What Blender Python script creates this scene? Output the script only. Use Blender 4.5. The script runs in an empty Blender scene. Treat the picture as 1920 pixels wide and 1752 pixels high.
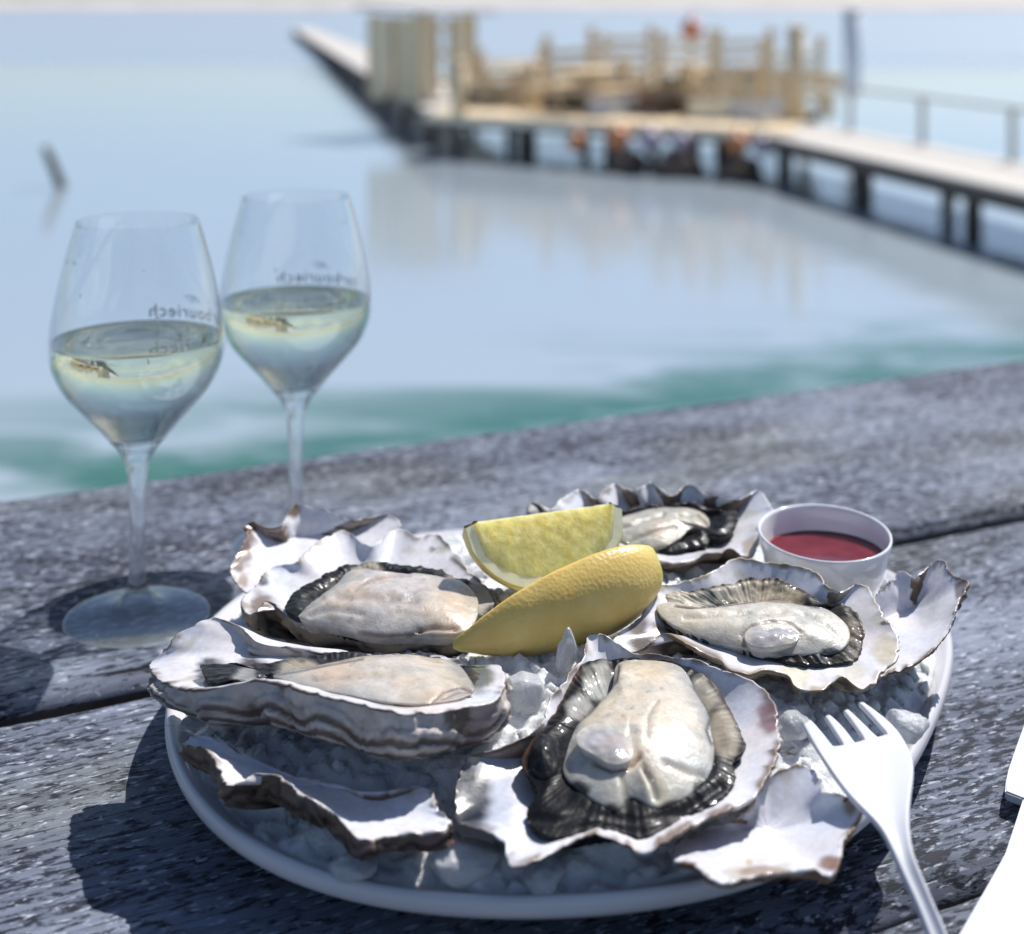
import bpy, bmesh, math, random
import numpy as np
from mathutils import Vector, noise
from mathutils.bvhtree import BVHTree

sc = bpy.context.scene
COL = sc.collection
# ------------------------------------------------------------------ camera
F, U0, V0, H = 2660.0, 960.0, 20.0, 0.305      # focal length, optical axis (photo pixels), eye height above table
cam_d = bpy.data.cameras.new('camera'); cam = bpy.data.objects.new('camera', cam_d); COL.objects.link(cam)
cam.location = (0, 0, H); cam.rotation_euler = (math.radians(90), 0, 0)
cam_d.sensor_fit = 'HORIZONTAL'; cam_d.sensor_width = 36.0
cam_d.lens = F / 1920 * 36.0
cam_d.shift_x = 0.0; cam_d.shift_y = -(876 - V0) / 1920
cam_d.clip_start = 0.02; cam_d.clip_end = 20000
cam_d.dof.use_dof = True; cam_d.dof.focus_distance = 0.55
cam_d.dof.aperture_fstop = cam_d.lens / 7.0
sc.camera = cam
# ------------------------------------------------------------------ sky and sun
SUN_TO = Vector((0.50, 0.54, 1.0)).normalized()
elev = math.asin(SUN_TO.z); azim = math.atan2(SUN_TO.x, SUN_TO.y)
w = bpy.data.worlds.new('World'); sc.world = w; w.use_nodes = True
nt = w.node_tree; nt.nodes.clear()
wo = nt.nodes.new('ShaderNodeOutputWorld'); bg = nt.nodes.new('ShaderNodeBackground'); sky = nt.nodes.new('ShaderNodeTexSky')
sky.sky_type = 'NISHITA'; sky.sun_disc = False; sky.sun_elevation = elev; sky.sun_rotation = azim
sky.altitude = 0; sky.air_density = 0.7; sky.dust_density = 0.7; sky.ozone_density = 2.0
bg.inputs[1].default_value = 0.105
nt.links.new(sky.outputs[0], bg.inputs[0]); nt.links.new(bg.outputs[0], wo.inputs[0])
sun_d = bpy.data.lights.new('sun', 'SUN'); sun_d.energy = 5.0; sun_d.angle = math.radians(0.53); sun_d.color = (1.0, 0.975, 0.94)
sun = bpy.data.objects.new('sun', sun_d); COL.objects.link(sun); sun.location = (3, 3, 6)
sun.rotation_euler = SUN_TO.to_track_quat('Z', 'Y').to_euler()
sc.view_settings.view_transform = 'Standard'; sc.view_settings.look = 'None'
sc.view_settings.exposure = 0.20; sc.view_settings.gamma = 1.0; sc.view_settings.use_curve_mapping = False
sc.render.engine = 'CYCLES'
cy = sc.cycles
cy.use_denoising = True; cy.max_bounces = 10; cy.transmission_bounces = 10; cy.transparent_max_bounces = 16
cy.diffuse_bounces = 3; cy.glossy_bounces = 4; cy.sample_clamp_indirect = 2.5; cy.blur_glossy = 0.6
cy.caustics_reflective = False; cy.caustics_refractive = True

# ------------------------------------------------------------------ helpers
def P(u, v, z):
    """point of the place seen at photo pixel (u, v), at height z above the table"""
    Y = F * (H - z) / (v - V0)
    return np.array(((u - U0) / F * Y, Y, z))
def proj(p):
    return U0 + F * p[..., 0] / p[..., 1], V0 + F * (H - p[..., 2]) / p[..., 1]
def crop(ox, oy, s):
    return lambda pts: [(ox + x / s, oy + y / s) for x, y in pts]
c1 = crop(800, 1150, 2.2857); c2 = crop(260, 1140, 2.743); c3 = crop(400, 920, 3.4286)
c4 = crop(1140, 1020, 2.743); c5 = crop(840, 880, 2.2326); c8 = crop(1360, 1260, 3.4286)

def tag(o, label=None, cat=None, group=None, kind=None):
    if label: o['label'] = label
    if cat: o['category'] = cat
    if group: o['group'] = group
    if kind: o['kind'] = kind
    return o
def empty(name, loc=(0, 0, 0), rz=0.0):
    o = bpy.data.objects.new(name, None); COL.objects.link(o); o.location = loc; o.rotation_euler = (0, 0, rz)
    o.empty_display_size = 0.02
    return o
def link(name, me, mat=None, parent=None, local=False):
    o = bpy.data.objects.new(name, me); COL.objects.link(o)
    if mat and not me.materials: me.materials.append(mat)
    if parent:
        o.parent = parent
        if not local:
            o.matrix_parent_inverse = parent_inv(parent)
    return o
def parent_inv(p):
    from mathutils import Matrix
    m = Matrix.LocRotScale(p.location, p.rotation_euler, p.scale)
    q = p.parent
    while q:
        m = Matrix.LocRotScale(q.location, q.rotation_euler, q.scale) @ m; q = q.parent
    return m.inverted()
def mesh(name, verts, faces, cols=None, smooth=True):
    me = bpy.data.meshes.new(name)
    me.from_pydata([tuple(map(float, v)) for v in verts], [], faces)
    if cols is not None:
        ca = me.color_attributes.new('Col', 'FLOAT_COLOR', 'POINT')
        a = np.ones((len(verts), 4), np.float32); a[:, :cols.shape[1]] = cols
        ca.data.foreach_set('color', a.ravel())
    if smooth: me.polygons.foreach_set('use_smooth', [True] * len(me.polygons))
    me.update()
    return me
def box_mesh(name, sx, sy, sz, bev=0.0, origin=(0, 0, 0)):
    bm = bmesh.new(); bmesh.ops.create_cube(bm, size=1)
    for v in bm.verts: v.co = Vector((v.co.x * sx + origin[0], v.co.y * sy + origin[1], v.co.z * sz + origin[2]))
    if bev: bmesh.ops.bevel(bm, geom=bm.edges[:], offset=bev, segments=1, affect='EDGES')
    me = bpy.data.meshes.new(name); bm.to_mesh(me); bm.free()
    return me
def lathe(name, prof, seg=64, loc=(0, 0, 0), closed=False):
    verts, faces = [], []
    n = len(prof)
    for r, z in prof:
        for k in range(seg):
            a = 2 * math.pi * k / seg
            verts.append((loc[0] + r * math.cos(a), loc[1] + r * math.sin(a), loc[2] + z))
    m = n if closed else n - 1
    for i in range(m):
        j = (i + 1) % n
        for k in range(seg):
            k2 = (k + 1) % seg
            faces.append((i * seg + k, i * seg + k2, j * seg + k2, j * seg + k))
    me = mesh(name, verts, faces)
    bm = bmesh.new(); bm.from_mesh(me)
    bmesh.ops.remove_doubles(bm, verts=bm.verts, dist=1e-6)
    bmesh.ops.recalc_face_normals(bm, faces=bm.faces); bm.to_mesh(me); bm.free()
    me.polygons.foreach_set('use_smooth', [True] * len(me.polygons))
    return me
def tube_mesh(name, pts, rads, seg=8):
    verts, faces = [], []
    pts = [Vector(p) for p in pts]
    for i, p in enumerate(pts):
        d = (pts[min(i + 1, len(pts) - 1)] - pts[max(i - 1, 0)]).normalized()
        a = d.cross(Vector((0, 0, 1)));
        if a.length < 1e-4: a = d.cross(Vector((1, 0, 0)))
        a.normalize(); b = d.cross(a)
        for k in range(seg):
            t = 2 * math.pi * k / seg
            verts.append(p + (a * math.cos(t) + b * math.sin(t)) * rads[i])
    for i in range(len(pts) - 1):
        for k in range(seg):
            k2 = (k + 1) % seg
            faces.append((i * seg + k, i * seg + k2, (i + 1) * seg + k2, (i + 1) * seg + k))
    faces.append(tuple(range(seg))[::-1]); faces.append(tuple((len(pts) - 1) * seg + k for k in range(seg)))
    return mesh(name, verts, faces)
def catmull(pts, n, closed=True):
    p = np.array(pts, float); m = len(p)
    idx = (lambda i: i % m) if closed else (lambda i: min(max(i, 0), m - 1))
    segs = m if closed else m - 1
    out = []
    for i in range(segs):
        p0, p1, p2, p3 = p[idx(i - 1)], p[idx(i)], p[idx(i + 1)], p[idx(i + 2)]
        for t in np.linspace(0, 1, 14, endpoint=False):
            out.append(0.5 * ((2 * p1) + (p2 - p0) * t + (2 * p0 - 5 * p1 + 4 * p2 - p3) * t * t + (3 * p1 - p0 - 3 * p2 + p3) * t ** 3))
    if not closed: out.append(p[-1])
    o = np.array(out)
    q = np.vstack([o, o[:1]]) if closed else o
    L = np.concatenate([[0], np.cumsum(np.linalg.norm(np.diff(q, axis=0), axis=1))])
    s = np.linspace(0, L[-1], n, endpoint=not closed)
    return np.stack([np.interp(s, L, q[:, k]) for k in range(q.shape[1])], 1)
def nz(p, f, seed=0.0):
    return noise.noise(Vector((p[0] * f + seed, p[1] * f - seed * .7, p[2] * f + seed * 1.3)))
def nzv(pts, f, seed=0.0):
    return np.array([nz(p, f, seed) for p in pts])
def sstep(a, b, x):
    t = np.clip((x - a) / (b - a), 0, 1); return t * t * (3 - 2 * t)
def mixc(c, col, wgt):
    return c * (1 - wgt[:, None]) + np.array(col)[None, :] * wgt[:, None]
def seg_dist(u, v, line):
    d = np.full(u.shape, 1e9)
    for (a, b), (c, e) in zip(line[:-1], line[1:]):
        dx, dy = c - a, e - b; L = dx * dx + dy * dy + 1e-9
        t = np.clip(((u - a) * dx + (v - b) * dy) / L, 0, 1)
        d = np.minimum(d, np.hypot(u - a - t * dx, v - b - t * dy))
    return d

# ------------------------------------------------------------------ materials
def new_mat(name):
    m = bpy.data.materials.new(name); m.use_nodes = True
    n = m.node_tree; n.nodes.clear()
    out = n.nodes.new('ShaderNodeOutputMaterial'); b = n.nodes.new('ShaderNodeBsdfPrincipled')
    n.links.new(b.outputs[0], out.inputs[0])
    return m, n, b, out
def node(n, t, **kw):
    x = n.nodes.new(t)
    for k, v in kw.items(): setattr(x, k, v)
    return x
def noise_tex(n, scale, detail=4, rough=.55, vec=None, dist=0.0):
    t = n.nodes.new('ShaderNodeTexNoise'); t.inputs['Scale'].default_value = scale; t.inputs['Detail'].default_value = detail
    t.inputs['Roughness'].default_value = rough; t.inputs['Distortion'].default_value = dist
    if vec: n.links.new(vec, t.inputs['Vector'])
    return t
def coords(n, scale=(1, 1, 1), kind='Object', rot=(0, 0, 0)):
    tc = n.nodes.new('ShaderNodeTexCoord'); mp = n.nodes.new('ShaderNodeMapping')
    mp.inputs['Scale'].default_value = scale; mp.inputs['Rotation'].default_value = rot
    n.links.new(tc.outputs[kind], mp.inputs[0]); return mp.outputs[0]
def ramp(n, fac, stops):
    r = n.nodes.new('ShaderNodeValToRGB'); n.links.new(fac, r.inputs[0])
    e = r.color_ramp.elements
    while len(e) < len(stops): e.new(0.5)
    for k, (p, c) in enumerate(stops):
        e[k].position = p; e[k].color = (c if len(c) == 4 else (*c, 1))
    return r.outputs[0]
def mix(n, a, b, fac, mode='MIX'):
    x = n.nodes.new('ShaderNodeMix'); x.data_type = 'RGBA'; x.blend_type = mode
    for s, val in ((0, fac), (6, a), (7, b)):
        if hasattr(val, 'is_linked') or hasattr(val, 'links'): n.links.new(val, x.inputs[s])
        elif s == 0: x.inputs[0].default_value = val
        else: x.inputs[s].default_value = (*val, 1)
    return x.outputs[2]
def math_n(n, op, a, b=None, clamp=False):
    x = n.nodes.new('ShaderNodeMath'); x.operation = op; x.use_clamp = clamp
    for k, val in enumerate((a, b)):
        if val is None: continue
        if hasattr(val, 'links'): n.links.new(val, x.inputs[k])
        else: x.inputs[k].default_value = val
    return x.outputs[0]
def bump(n, b, h, strength=.5, dist=.001, prev=None):
    x = n.nodes.new('ShaderNodeBump'); x.inputs['Strength'].default_value = strength; x.inputs['Distance'].default_value = dist
    n.links.new(h, x.inputs['Height'])
    if prev: n.links.new(prev, x.inputs['Normal'])
    if b: n.links.new(x.outputs[0], b.inputs['Normal'])
    return x.outputs[0]
def simple(name, col, rough=.5, var=.25, scale=30, bmp=.2, bd=.002, stretch=(1, 1, 1), metal=0, spec=.5):
    m, n, b, o = new_mat(name)
    t = noise_tex(n, scale, 6, .6, coords(n, stretch))
    c = ramp(n, t.outputs[0], [(.25, tuple(x * (1 - var) for x in col)), (.75, tuple(min(1, x * (1 + var)) for x in col))])
    n.links.new(c, b.inputs['Base Color'])
    b.inputs['Roughness'].default_value = rough; b.inputs['Metallic'].default_value = metal
    b.inputs['Specular IOR Level'].default_value = spec
    if bmp: bump(n, b, t.outputs[0], bmp, bd)
    return m
M = {}
def build_mats():
    # weathered table boards: grain along local x
    m, n, b, o = new_mat('weathered_grey_boards')
    info = node(n, 'ShaderNodeObjectInfo')
    tc = node(n, 'ShaderNodeTexCoord')
    add = node(n, 'ShaderNodeVectorMath', operation='ADD'); n.links.new(tc.outputs['Object'], add.inputs[0])
    sc3 = node(n, 'ShaderNodeVectorMath', operation='SCALE'); sc3.inputs[0].default_value = (7.3, 3.1, 5.7); n.links.new(info.outputs['Random'], sc3.inputs['Scale'])
    n.links.new(sc3.outputs[0], add.inputs[1])
    def mp(s):
        x = node(n, 'ShaderNodeMapping'); x.inputs['Scale'].default_value = s; n.links.new(add.outputs[0], x.inputs[0]); return x.outputs[0]
    fleck = noise_tex(n, 1, 5, .66, mp((115, 360, 360)), .3)
    grain = noise_tex(n, 1, 6, .65, mp((18, 260, 260)), .2)
    patch = noise_tex(n, 1, 4, .6, mp((7, 16, 16)), .6)
    crack = noise_tex(n, 1, 3, .5, mp((3.5, 70, 70)), .4)
    base_f = math_n(n, 'ADD', math_n(n, 'MULTIPLY', patch.outputs[0], .55), math_n(n, 'MULTIPLY', grain.outputs[0], .45))
    c = ramp(n, base_f, [(.30, (.062, .072, .100)), (.48, (.118, .137, .186)), (.60, (.190, .217, .282)), (.75, (.29, .325, .40))])
    warm = noise_tex(n, 1, 3, .5, mp((5, 9, 9)))
    wf = ramp(n, warm.outputs[0], [(.48, (0, 0, 0)), (.66, (1, 1, 1))])
    c = mix(n, c, mix(n, c, (.90, .86, .70), 1.0, 'MULTIPLY'), wf)
    dens = math_n(n, 'MULTIPLY', math_n(n, 'SUBTRACT', patch.outputs[0], .5), .30)
    df = ramp(n, math_n(n, 'ADD', fleck.outputs[0], dens), [(.42, (.12, .12, .15)), (.475, (.60, .61, .64)), (.505, (1, 1, 1))])
    c = mix(n, c, df, 1.0, 'MULTIPLY')
    lf_n = noise_tex(n, 1, 4, .6, mp((150, 430, 430)), .3)
    lf = ramp(n, lf_n.outputs[0], [(.58, (0, 0, 0)), (.66, (1, 1, 1))])
    c = mix(n, c, (.47, .505, .57), math_n(n, 'MULTIPLY', lf, .85))
    line = noise_tex(n, 1, 3, .55, mp((5, 520, 520)), .15)
    lr_ = ramp(n, line.outputs[0], [(.30, (.25, .25, .28)), (.37, (1, 1, 1))])
    c = mix(n, c, lr_, 1.0, 'MULTIPLY')
    ck = ramp(n, crack.outputs[0], [(.285, (.04, .04, .05)), (.315, (1, 1, 1))])
    c = mix(n, c, ck, 1.0, 'MULTIPLY')
    n.links.new(c, b.inputs['Base Color']); b.inputs['Roughness'].default_value = .72; b.inputs['Specular IOR Level'].default_value = .25
    h = math_n(n, 'ADD', math_n(n, 'ADD', math_n(n, 'MULTIPLY', df, .5), math_n(n, 'MULTIPLY', lr_, .35)), math_n(n, 'ADD', math_n(n, 'MULTIPLY', ck, .8), math_n(n, 'MULTIPLY', grain.outputs[0], .5)))
    bump(n, b, h, .55, .0012)
    M['board'] = m
    # shells (pigment in vertex colours; alpha = roughness)
    m, n, b, o = new_mat('oyster_shell')
    at = node(n, 'ShaderNodeVertexColor', layer_name='Col')
    t = noise_tex(n, 420, 5, .65, coords(n)); t2 = noise_tex(n, 70, 4, .6, coords(n))
    v1 = ramp(n, t.outputs[0], [(.25, (.80, .79, .79)), (.7, (1.0, 1.0, 1.0))])
    c = mix(n, at.outputs[0], v1, 1.0, 'MULTIPLY')
    v2 = ramp(n, t2.outputs[0], [(.3, (.90, .90, .95)), (.7, (1.0, 1.0, 1.0))])
    c = mix(n, c, v2, 1.0, 'MULTIPLY')
    n.links.new(c, b.inputs['Base Color']); n.links.new(at.outputs[1], b.inputs['Roughness'])
    b.inputs['Specular IOR Level'].default_value = .5
    b.inputs['Coat Weight'].default_value = .15; b.inputs['Coat Roughness'].default_value = .12
    bs = math_n(n, 'ADD', math_n(n, 'MULTIPLY', t.outputs[0], math_n(n, 'MULTIPLY', at.outputs[1], .9)), math_n(n, 'MULTIPLY', t2.outputs[0], .5))
    bump(n, b, bs, .28, .0010)
    M['shell'] = m
    # wet flesh
    def flesh(name, sss, rough, bs=.25):
        m, n, b, o = new_mat(name)
        at = node(n, 'ShaderNodeVertexColor', layer_name='Col')
        t = noise_tex(n, 210, 5, .65, coords(n), .4); t2 = noise_tex(n, 1100, 3, .6, coords(n))
        t3 = noise_tex(n, 55, 4, .6, coords(n), .8)
        v1 = mix(n, ramp(n, t.outputs[0], [(.32, (.80, .79, .78)), (.62, (1, 1, 1))]), ramp(n, t3.outputs[0], [(.36, (.80, .84, .88)), (.5, (1, 1, 1)), (.66, (1.0, .93, .84))]), 1.0, 'MULTIPLY')
        n.links.new(mix(n, at.outputs[0], v1, 1.0, 'MULTIPLY'), b.inputs['Base Color'])
        b.inputs['Roughness'].default_value = rough; b.inputs['Subsurface Weight'].default_value = sss
        b.inputs['Subsurface Radius'].default_value = (1, .7, .5); b.inputs['Subsurface Scale'].default_value = .005
        b.inputs['Specular IOR Level'].default_value = .35; b.inputs['Coat Weight'].default_value = .70; b.inputs['Coat Roughness'].default_value = .05
        hh = math_n(n, 'ADD', t.outputs[0], math_n(n, 'MULTIPLY', t2.outputs[0], .45))
        bump(n, b, hh, bs, .0012)
        sp_ = noise_tex(n, 520, 2, .5, coords(n)); sr_ = ramp(n, sp_.outputs[0], [(.55, (0, 0, 0)), (.70, (1, 1, 1))])
        n.links.new(bump(n, None, sr_, .9, .0014), b.inputs['Coat Normal'])
        return m
    M['body'] = flesh('oyster_flesh', .5, .33, .34)
    M['mantle'] = flesh('oyster_mantle', .0, .42, .22)
    bb = [x for x in M['mantle'].node_tree.nodes if x.type == 'BSDF_PRINCIPLED'][0]; bb.inputs['Specular IOR Level'].default_value = .12; bb.inputs['Coat Weight'].default_value = .30; bb.inputs['Coat Roughness'].default_value = .06
    M['muscle'] = flesh('adductor_muscle', .1, .14, .2)
    # porcelain, plastics
    m, n, b, o = new_mat('white_melamine')
    t = noise_tex(n, 18, 3, .5, coords(n))
    n.links.new(ramp(n, t.outputs[0], [(.3, (.55, .54, .56)), (.7, (.60, .59, .61))]), b.inputs['Base Color'])
    b.inputs['Roughness'].default_value = .28; b.inputs['Coat Weight'].default_value = .3; M['plate'] = m
    m, n, b, o = new_mat('white_porcelain')
    t = noise_tex(n, 40, 3, .5, coords(n))
    n.links.new(ramp(n, t.outputs[0], [(.3, (.78, .78, .80)), (.7, (.83, .83, .84))]), b.inputs['Base Color'])
    b.inputs['Roughness'].default_value = .14; b.inputs['Coat Weight'].default_value = .5; M['cup'] = m
    m, n, b, o = new_mat('white_plastic')
    t = noise_tex(n, 25, 3, .5, coords(n))
    n.links.new(ramp(n, t.outputs[0], [(.3, (.60, .61, .65)), (.7, (.64, .65, .69))]), b.inputs['Base Color'])
    b.inputs['Roughness'].default_value = .5; b.inputs['Specular IOR Level'].default_value = .35; b.inputs['Subsurface Weight'].default_value = .1; b.inputs['Subsurface Scale'].default_value = .003; M['plastic'] = m
    # vinegar
    m, n, b, o = new_mat('shallot_vinegar')
    t = noise_tex(n, 90, 3, .5, coords(n))
    n.links.new(ramp(n, t.outputs[0], [(.3, (.125, .015, .022)), (.7, (.18, .026, .036))]), b.inputs['Base Color'])
    b.inputs['Roughness'].default_value = .05; b.inputs['Subsurface Weight'].default_value = .3; b.inputs['Subsurface Scale'].default_value = .006; M['vinegar'] = m
    # lemon
    m, n, b, o = new_mat('lemon_peel')
    v = node(n, 'ShaderNodeTexVoronoi'); v.inputs['Scale'].default_value = 620; n.links.new(coords(n), v.inputs['Vector'])
    t = noise_tex(n, 45, 4, .6, coords(n))
    at = node(n, 'ShaderNodeVertexColor', layer_name='Col')
    c = ramp(n, t.outputs[0], [(.3, (.68, .47, .12)), (.7, (.80, .60, .20))])
    n.links.new(mix(n, c, at.outputs[0], at.outputs[1]), b.inputs['Base Color'])
    b.inputs['Roughness'].default_value = .36; b.inputs['Subsurface Weight'].default_value = .2; b.inputs['Subsurface Scale'].default_value = .004
    bump(n, b, v.outputs['Distance'], .28, .0005); M['peel'] = m
    M['pith'] = simple('lemon_pith', (.84, .80, .58), .55, .08, 120, .3, .0008)
    m, n, b, o = new_mat('lemon_pulp')
    at = node(n, 'ShaderNodeVertexColor', layer_name='Col')
    t = noise_tex(n, 1, 4, .6, coords(n, (260, 260, 260)))
    c = mix(n, at.outputs[0], ramp(n, t.outputs[0], [(.3, (.75, .75, .6)), (.7, (1, 1, 1))]), 1.0, 'MULTIPLY')
    n.links.new(c, b.inputs['Base Color']); b.inputs['Roughness'].default_value = .18
    b.inputs['Subsurface Weight'].default_value = .8; b.inputs['Subsurface Scale'].default_value = .010; b.inputs['Subsurface Radius'].default_value = (1, .8, .2)
    b.inputs['Coat Weight'].default_value = .5
    bump(n, b, t.outputs[0], .6, .0012); M['pulp'] = m
    # ice
    def ice(name, tr, rough, sss):
        m, n, b, o = new_mat(name)
        t = noise_tex(n, 160, 5, .65, coords(n)); t2 = noise_tex(n, 40, 3, .5, coords(n))
        n.links.new(ramp(n, t2.outputs[0], [(.3, (.80, .815, .84)), (.7, (.90, .91, .925))]), b.inputs['Base Color'])
        n.links.new(ramp(n, t.outputs[0], [(.35, (rough * .4,) * 3), (.7, (rough * 1.5,) * 3)]), b.inputs['Roughness'])
        b.inputs['IOR'].default_value = 1.31
        b.inputs['Transmission Weight'].default_value = tr; b.inputs['Subsurface Weight'].default_value = sss; b.inputs['Subsurface Radius'].default_value = (1, 1, 1); b.inputs['Subsurface Scale'].default_value = .005
        bump(n, b, t.outputs[0], .7, .0025)
        return m
    M['ice'] = ice('crushed_ice', .22, .14, .55)
    M['ice_clear'] = ice('clear_ice', .55, .12, .3)
    # thin glass: clear wall that lets light through, mirror by facing
    def thin(name, refr, tint=(1, 1, 1), refl=1.0):
        m = bpy.data.materials.new(name); m.use_nodes = True; n = m.node_tree; n.nodes.clear()
        o = node(n, 'ShaderNodeOutputMaterial'); tr = node(n, 'ShaderNodeBsdfTransparent'); tr.inputs[0].default_value = (*tint, 1)
        gl = node(n, 'ShaderNodeBsdfGlossy'); gl.inputs['Roughness'].default_value = .01; gl.inputs[0].default_value = (.95, .97, 1, 1)
        lw = node(n, 'ShaderNodeLayerWeight'); lw.inputs[0].default_value = .5
        p5 = math_n(n, 'POWER', lw.outputs['Facing'], 3.6)
        fr_ = math_n(n, 'ADD', math_n(n, 'MULTIPLY', p5, .80), .035)
        t = noise_tex(n, 22, 2, .5, coords(n))
        base = tr.outputs[0]
        if refr:
            rf = node(n, 'ShaderNodeBsdfRefraction'); rf.inputs['IOR'].default_value = 1.48; rf.inputs['Roughness'].default_value = .005
            mx0 = node(n, 'ShaderNodeMixShader'); mx0.inputs[0].default_value = refr
            n.links.new(tr.outputs[0], mx0.inputs[1]); n.links.new(rf.outputs[0], mx0.inputs[2]); base = mx0.outputs[0]
        mx = node(n, 'ShaderNodeMixShader')
        n.links.new(math_n(n, 'MULTIPLY', fr_, refl), mx.inputs[0]); n.links.new(base, mx.inputs[1]); n.links.new(gl.outputs[0], mx.inputs[2])
        n.links.new(mx.outputs[0], o.inputs[0])
        bm_ = bump(n, None, t.outputs[0], .03, .0008); n.links.new(bm_, gl.inputs['Normal'])
        return m
    M['glass_wall'] = thin('thin_glass', 0.0, (.985, .99, .993), 1.25)
    M['glass_solid'] = thin('solid_glass', .55, (.96, .975, .99))
    M['bead'] = thin('sea_water', 0.0, (1, 1, 1), 2.5)
    M['glass_foot'] = thin('foot_glass', .15, (.985, .99, .995), .8)
    m = bpy.data.materials.new('white_wine'); m.use_nodes = True; n = m.node_tree; n.nodes.clear()
    o = node(n, 'ShaderNodeOutputMaterial'); g_ = node(n, 'ShaderNodeBsdfGlass'); g_.inputs['IOR'].default_value = 1.34; g_.inputs['Roughness'].default_value = 0
    t = noise_tex(n, 30, 2, .5, coords(n))
    n.links.new(ramp(n, t.outputs[0], [(.3, (.992, .99, .86)), (.7, (.995, .993, .88))]), g_.inputs['Color'])
    tr = node(n, 'ShaderNodeBsdfTransparent'); tr.inputs[0].default_value = (.99, .985, .86, 1)
    mx = node(n, 'ShaderNodeMixShader'); mx.inputs[0].default_value = .03; n.links.new(g_.outputs[0], mx.inputs[1]); n.links.new(tr.outputs[0], mx.inputs[2])
    n.links.new(mx.outputs[0], o.inputs[0]); M['wine'] = m
    M['print'] = simple('dark_print', (.03, .035, .05), .5, .1, 50, 0)
    # outdoors
    M['wood'] = simple('golden_pier_wood', (.74, .58, .37), .7, .30, 9, .4, .01, (1, 6, 6))  # even golden tan base colour of the pier timber
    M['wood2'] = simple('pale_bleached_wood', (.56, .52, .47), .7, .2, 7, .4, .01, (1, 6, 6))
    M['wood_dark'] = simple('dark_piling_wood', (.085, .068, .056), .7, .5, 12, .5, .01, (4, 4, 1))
    M['net_brown'] = simple('brown_net', (.15, .105, .080), .85, .5, 20, .6, .02)
    M['grey_float'] = simple('grey_pontoon', (.13, .13, .135), .6, .3, 6, .3, .01)
    M['orange'] = simple('orange_buoy_plastic', (.62, .24, .09), .4, .12, 4, .1, .004)
    M['red'] = simple('red_buoy_plastic', (.66, .24, .15), .4, .12, 4, .1, .004)
    M['lilac'] = simple('faded_lilac_buoy', (.45, .37, .44), .45, .12, 4, .1, .004)
    M['white_paint'] = simple('white_painted_post', (.74, .75, .78), .5, .08, 5, .2, .004)
    M['black_plastic'] = simple('black_crate_plastic', (.035, .033, .032), .5, .3, 9, .2, .004)
    M['cream'] = simple('cream_painted_boards', (.80, .75, .62), .6, .12, 6, .3, .006, (1, 1, 5))
    M['straw'] = simple('straw_timber', (.80, .68, .46), .6, .15, 6, .3, .006, (1, 1, 5))
    M['roof'] = simple('grey_roof_sheet', (.42, .42, .40), .6, .15, 6, .3, .006)
    M['stone'] = simple('quay_stone', (.30, .28, .25), .8, .3, 3, .5, .03)
    M['shore'] = simple('hazy_far_shore', (.50, .47, .47), .9, .12, .01, 0)  # distance haze put into the pale base colour
    # water
    m, n, b, o = new_mat('lagoon_water')
    geo = node(n, 'ShaderNodeNewGeometry'); sep = node(n, 'ShaderNodeSeparateXYZ'); n.links.new(geo.outputs['Position'], sep.inputs[0])
    def wm(s):
        x = node(n, 'ShaderNodeMapping'); x.inputs['Scale'].default_value = s; n.links.new(geo.outputs['Position'], x.inputs[0]); return x.outputs[0]
    near = node(n, 'ShaderNodeMapRange'); n.links.new(math_n(n, 'ADD', math_n(n, 'MULTIPLY', sep.outputs[0], -.423), math_n(n, 'MULTIPLY', sep.outputs[1], .906)), near.inputs[0])
    near.inputs[1].default_value = 10.2; near.inputs[2].default_value = 7.9; near.inputs[3].default_value = 0; near.inputs[4].default_value = 1
    weed = noise_tex(n, 1, 4, .55, wm((.55, 1.5, 1)), .8)
    wsum = math_n(n, 'ADD', weed.outputs[0], math_n(n, 'MULTIPLY', near.outputs[0], .20))
    wf = ramp(n, wsum, [(.54, (0, 0, 0)), (.72, (1, 1, 1))])
    deep = (.345, .41, .46)
    green = mix(n, (.018, .100, .072), (.055, .170, .105), noise_tex(n, 3, 2, .5, wm((1, 1, 1))).outputs[0])
    c = mix(n, deep, green, math_n(n, 'MULTIPLY', wf, near.outputs[0]))
    n.links.new(c, b.inputs['Base Color'])
    b.inputs['IOR'].default_value = 1.5; b.inputs['Specular IOR Level'].default_value = .6
    far = node(n, 'ShaderNodeMapRange'); n.links.new(sep.outputs[1], far.inputs[0])
    wob = noise_tex(n, 1, 2, .5, wm((.008, .02, 1)))
    fy = math_n(n, 'ADD', sep.outputs[1], math_n(n, 'MULTIPLY', wob.outputs[0], 60.0)); n.links.new(fy, far.inputs[0])
    far.inputs[1].default_value = 85; far.inputs[2].default_value = 125; far.inputs[3].default_value = 0; far.inputs[4].default_value = 1
    rr = math_n(n, 'ADD', math_n(n, 'MULTIPLY', far.outputs[0], .30), .05)
    n.links.new(rr, b.inputs['Roughness'])
    r1 = noise_tex(n, 1, 3, .5, wm((.9, 2.6, 1)), .3); r2 = noise_tex(n, 1, 2, .5, wm((6, 16, 1)))
    hs = math_n(n, 'ADD', math_n(n, 'MULTIPLY', r1.outputs[0], .8), math_n(n, 'MULTIPLY', r2.outputs[0], .10))
    st = math_n(n, 'ADD', math_n(n, 'MULTIPLY', far.outputs[0], .7), .085)
    bn = node(n, 'ShaderNodeBump'); bn.inputs['Distance'].default_value = .12; n.links.new(st, bn.inputs['Strength']); n.links.new(hs, bn.inputs['Height']); n.links.new(bn.outputs[0], b.inputs['Normal'])
    M['water'] = m
build_mats()

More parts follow.
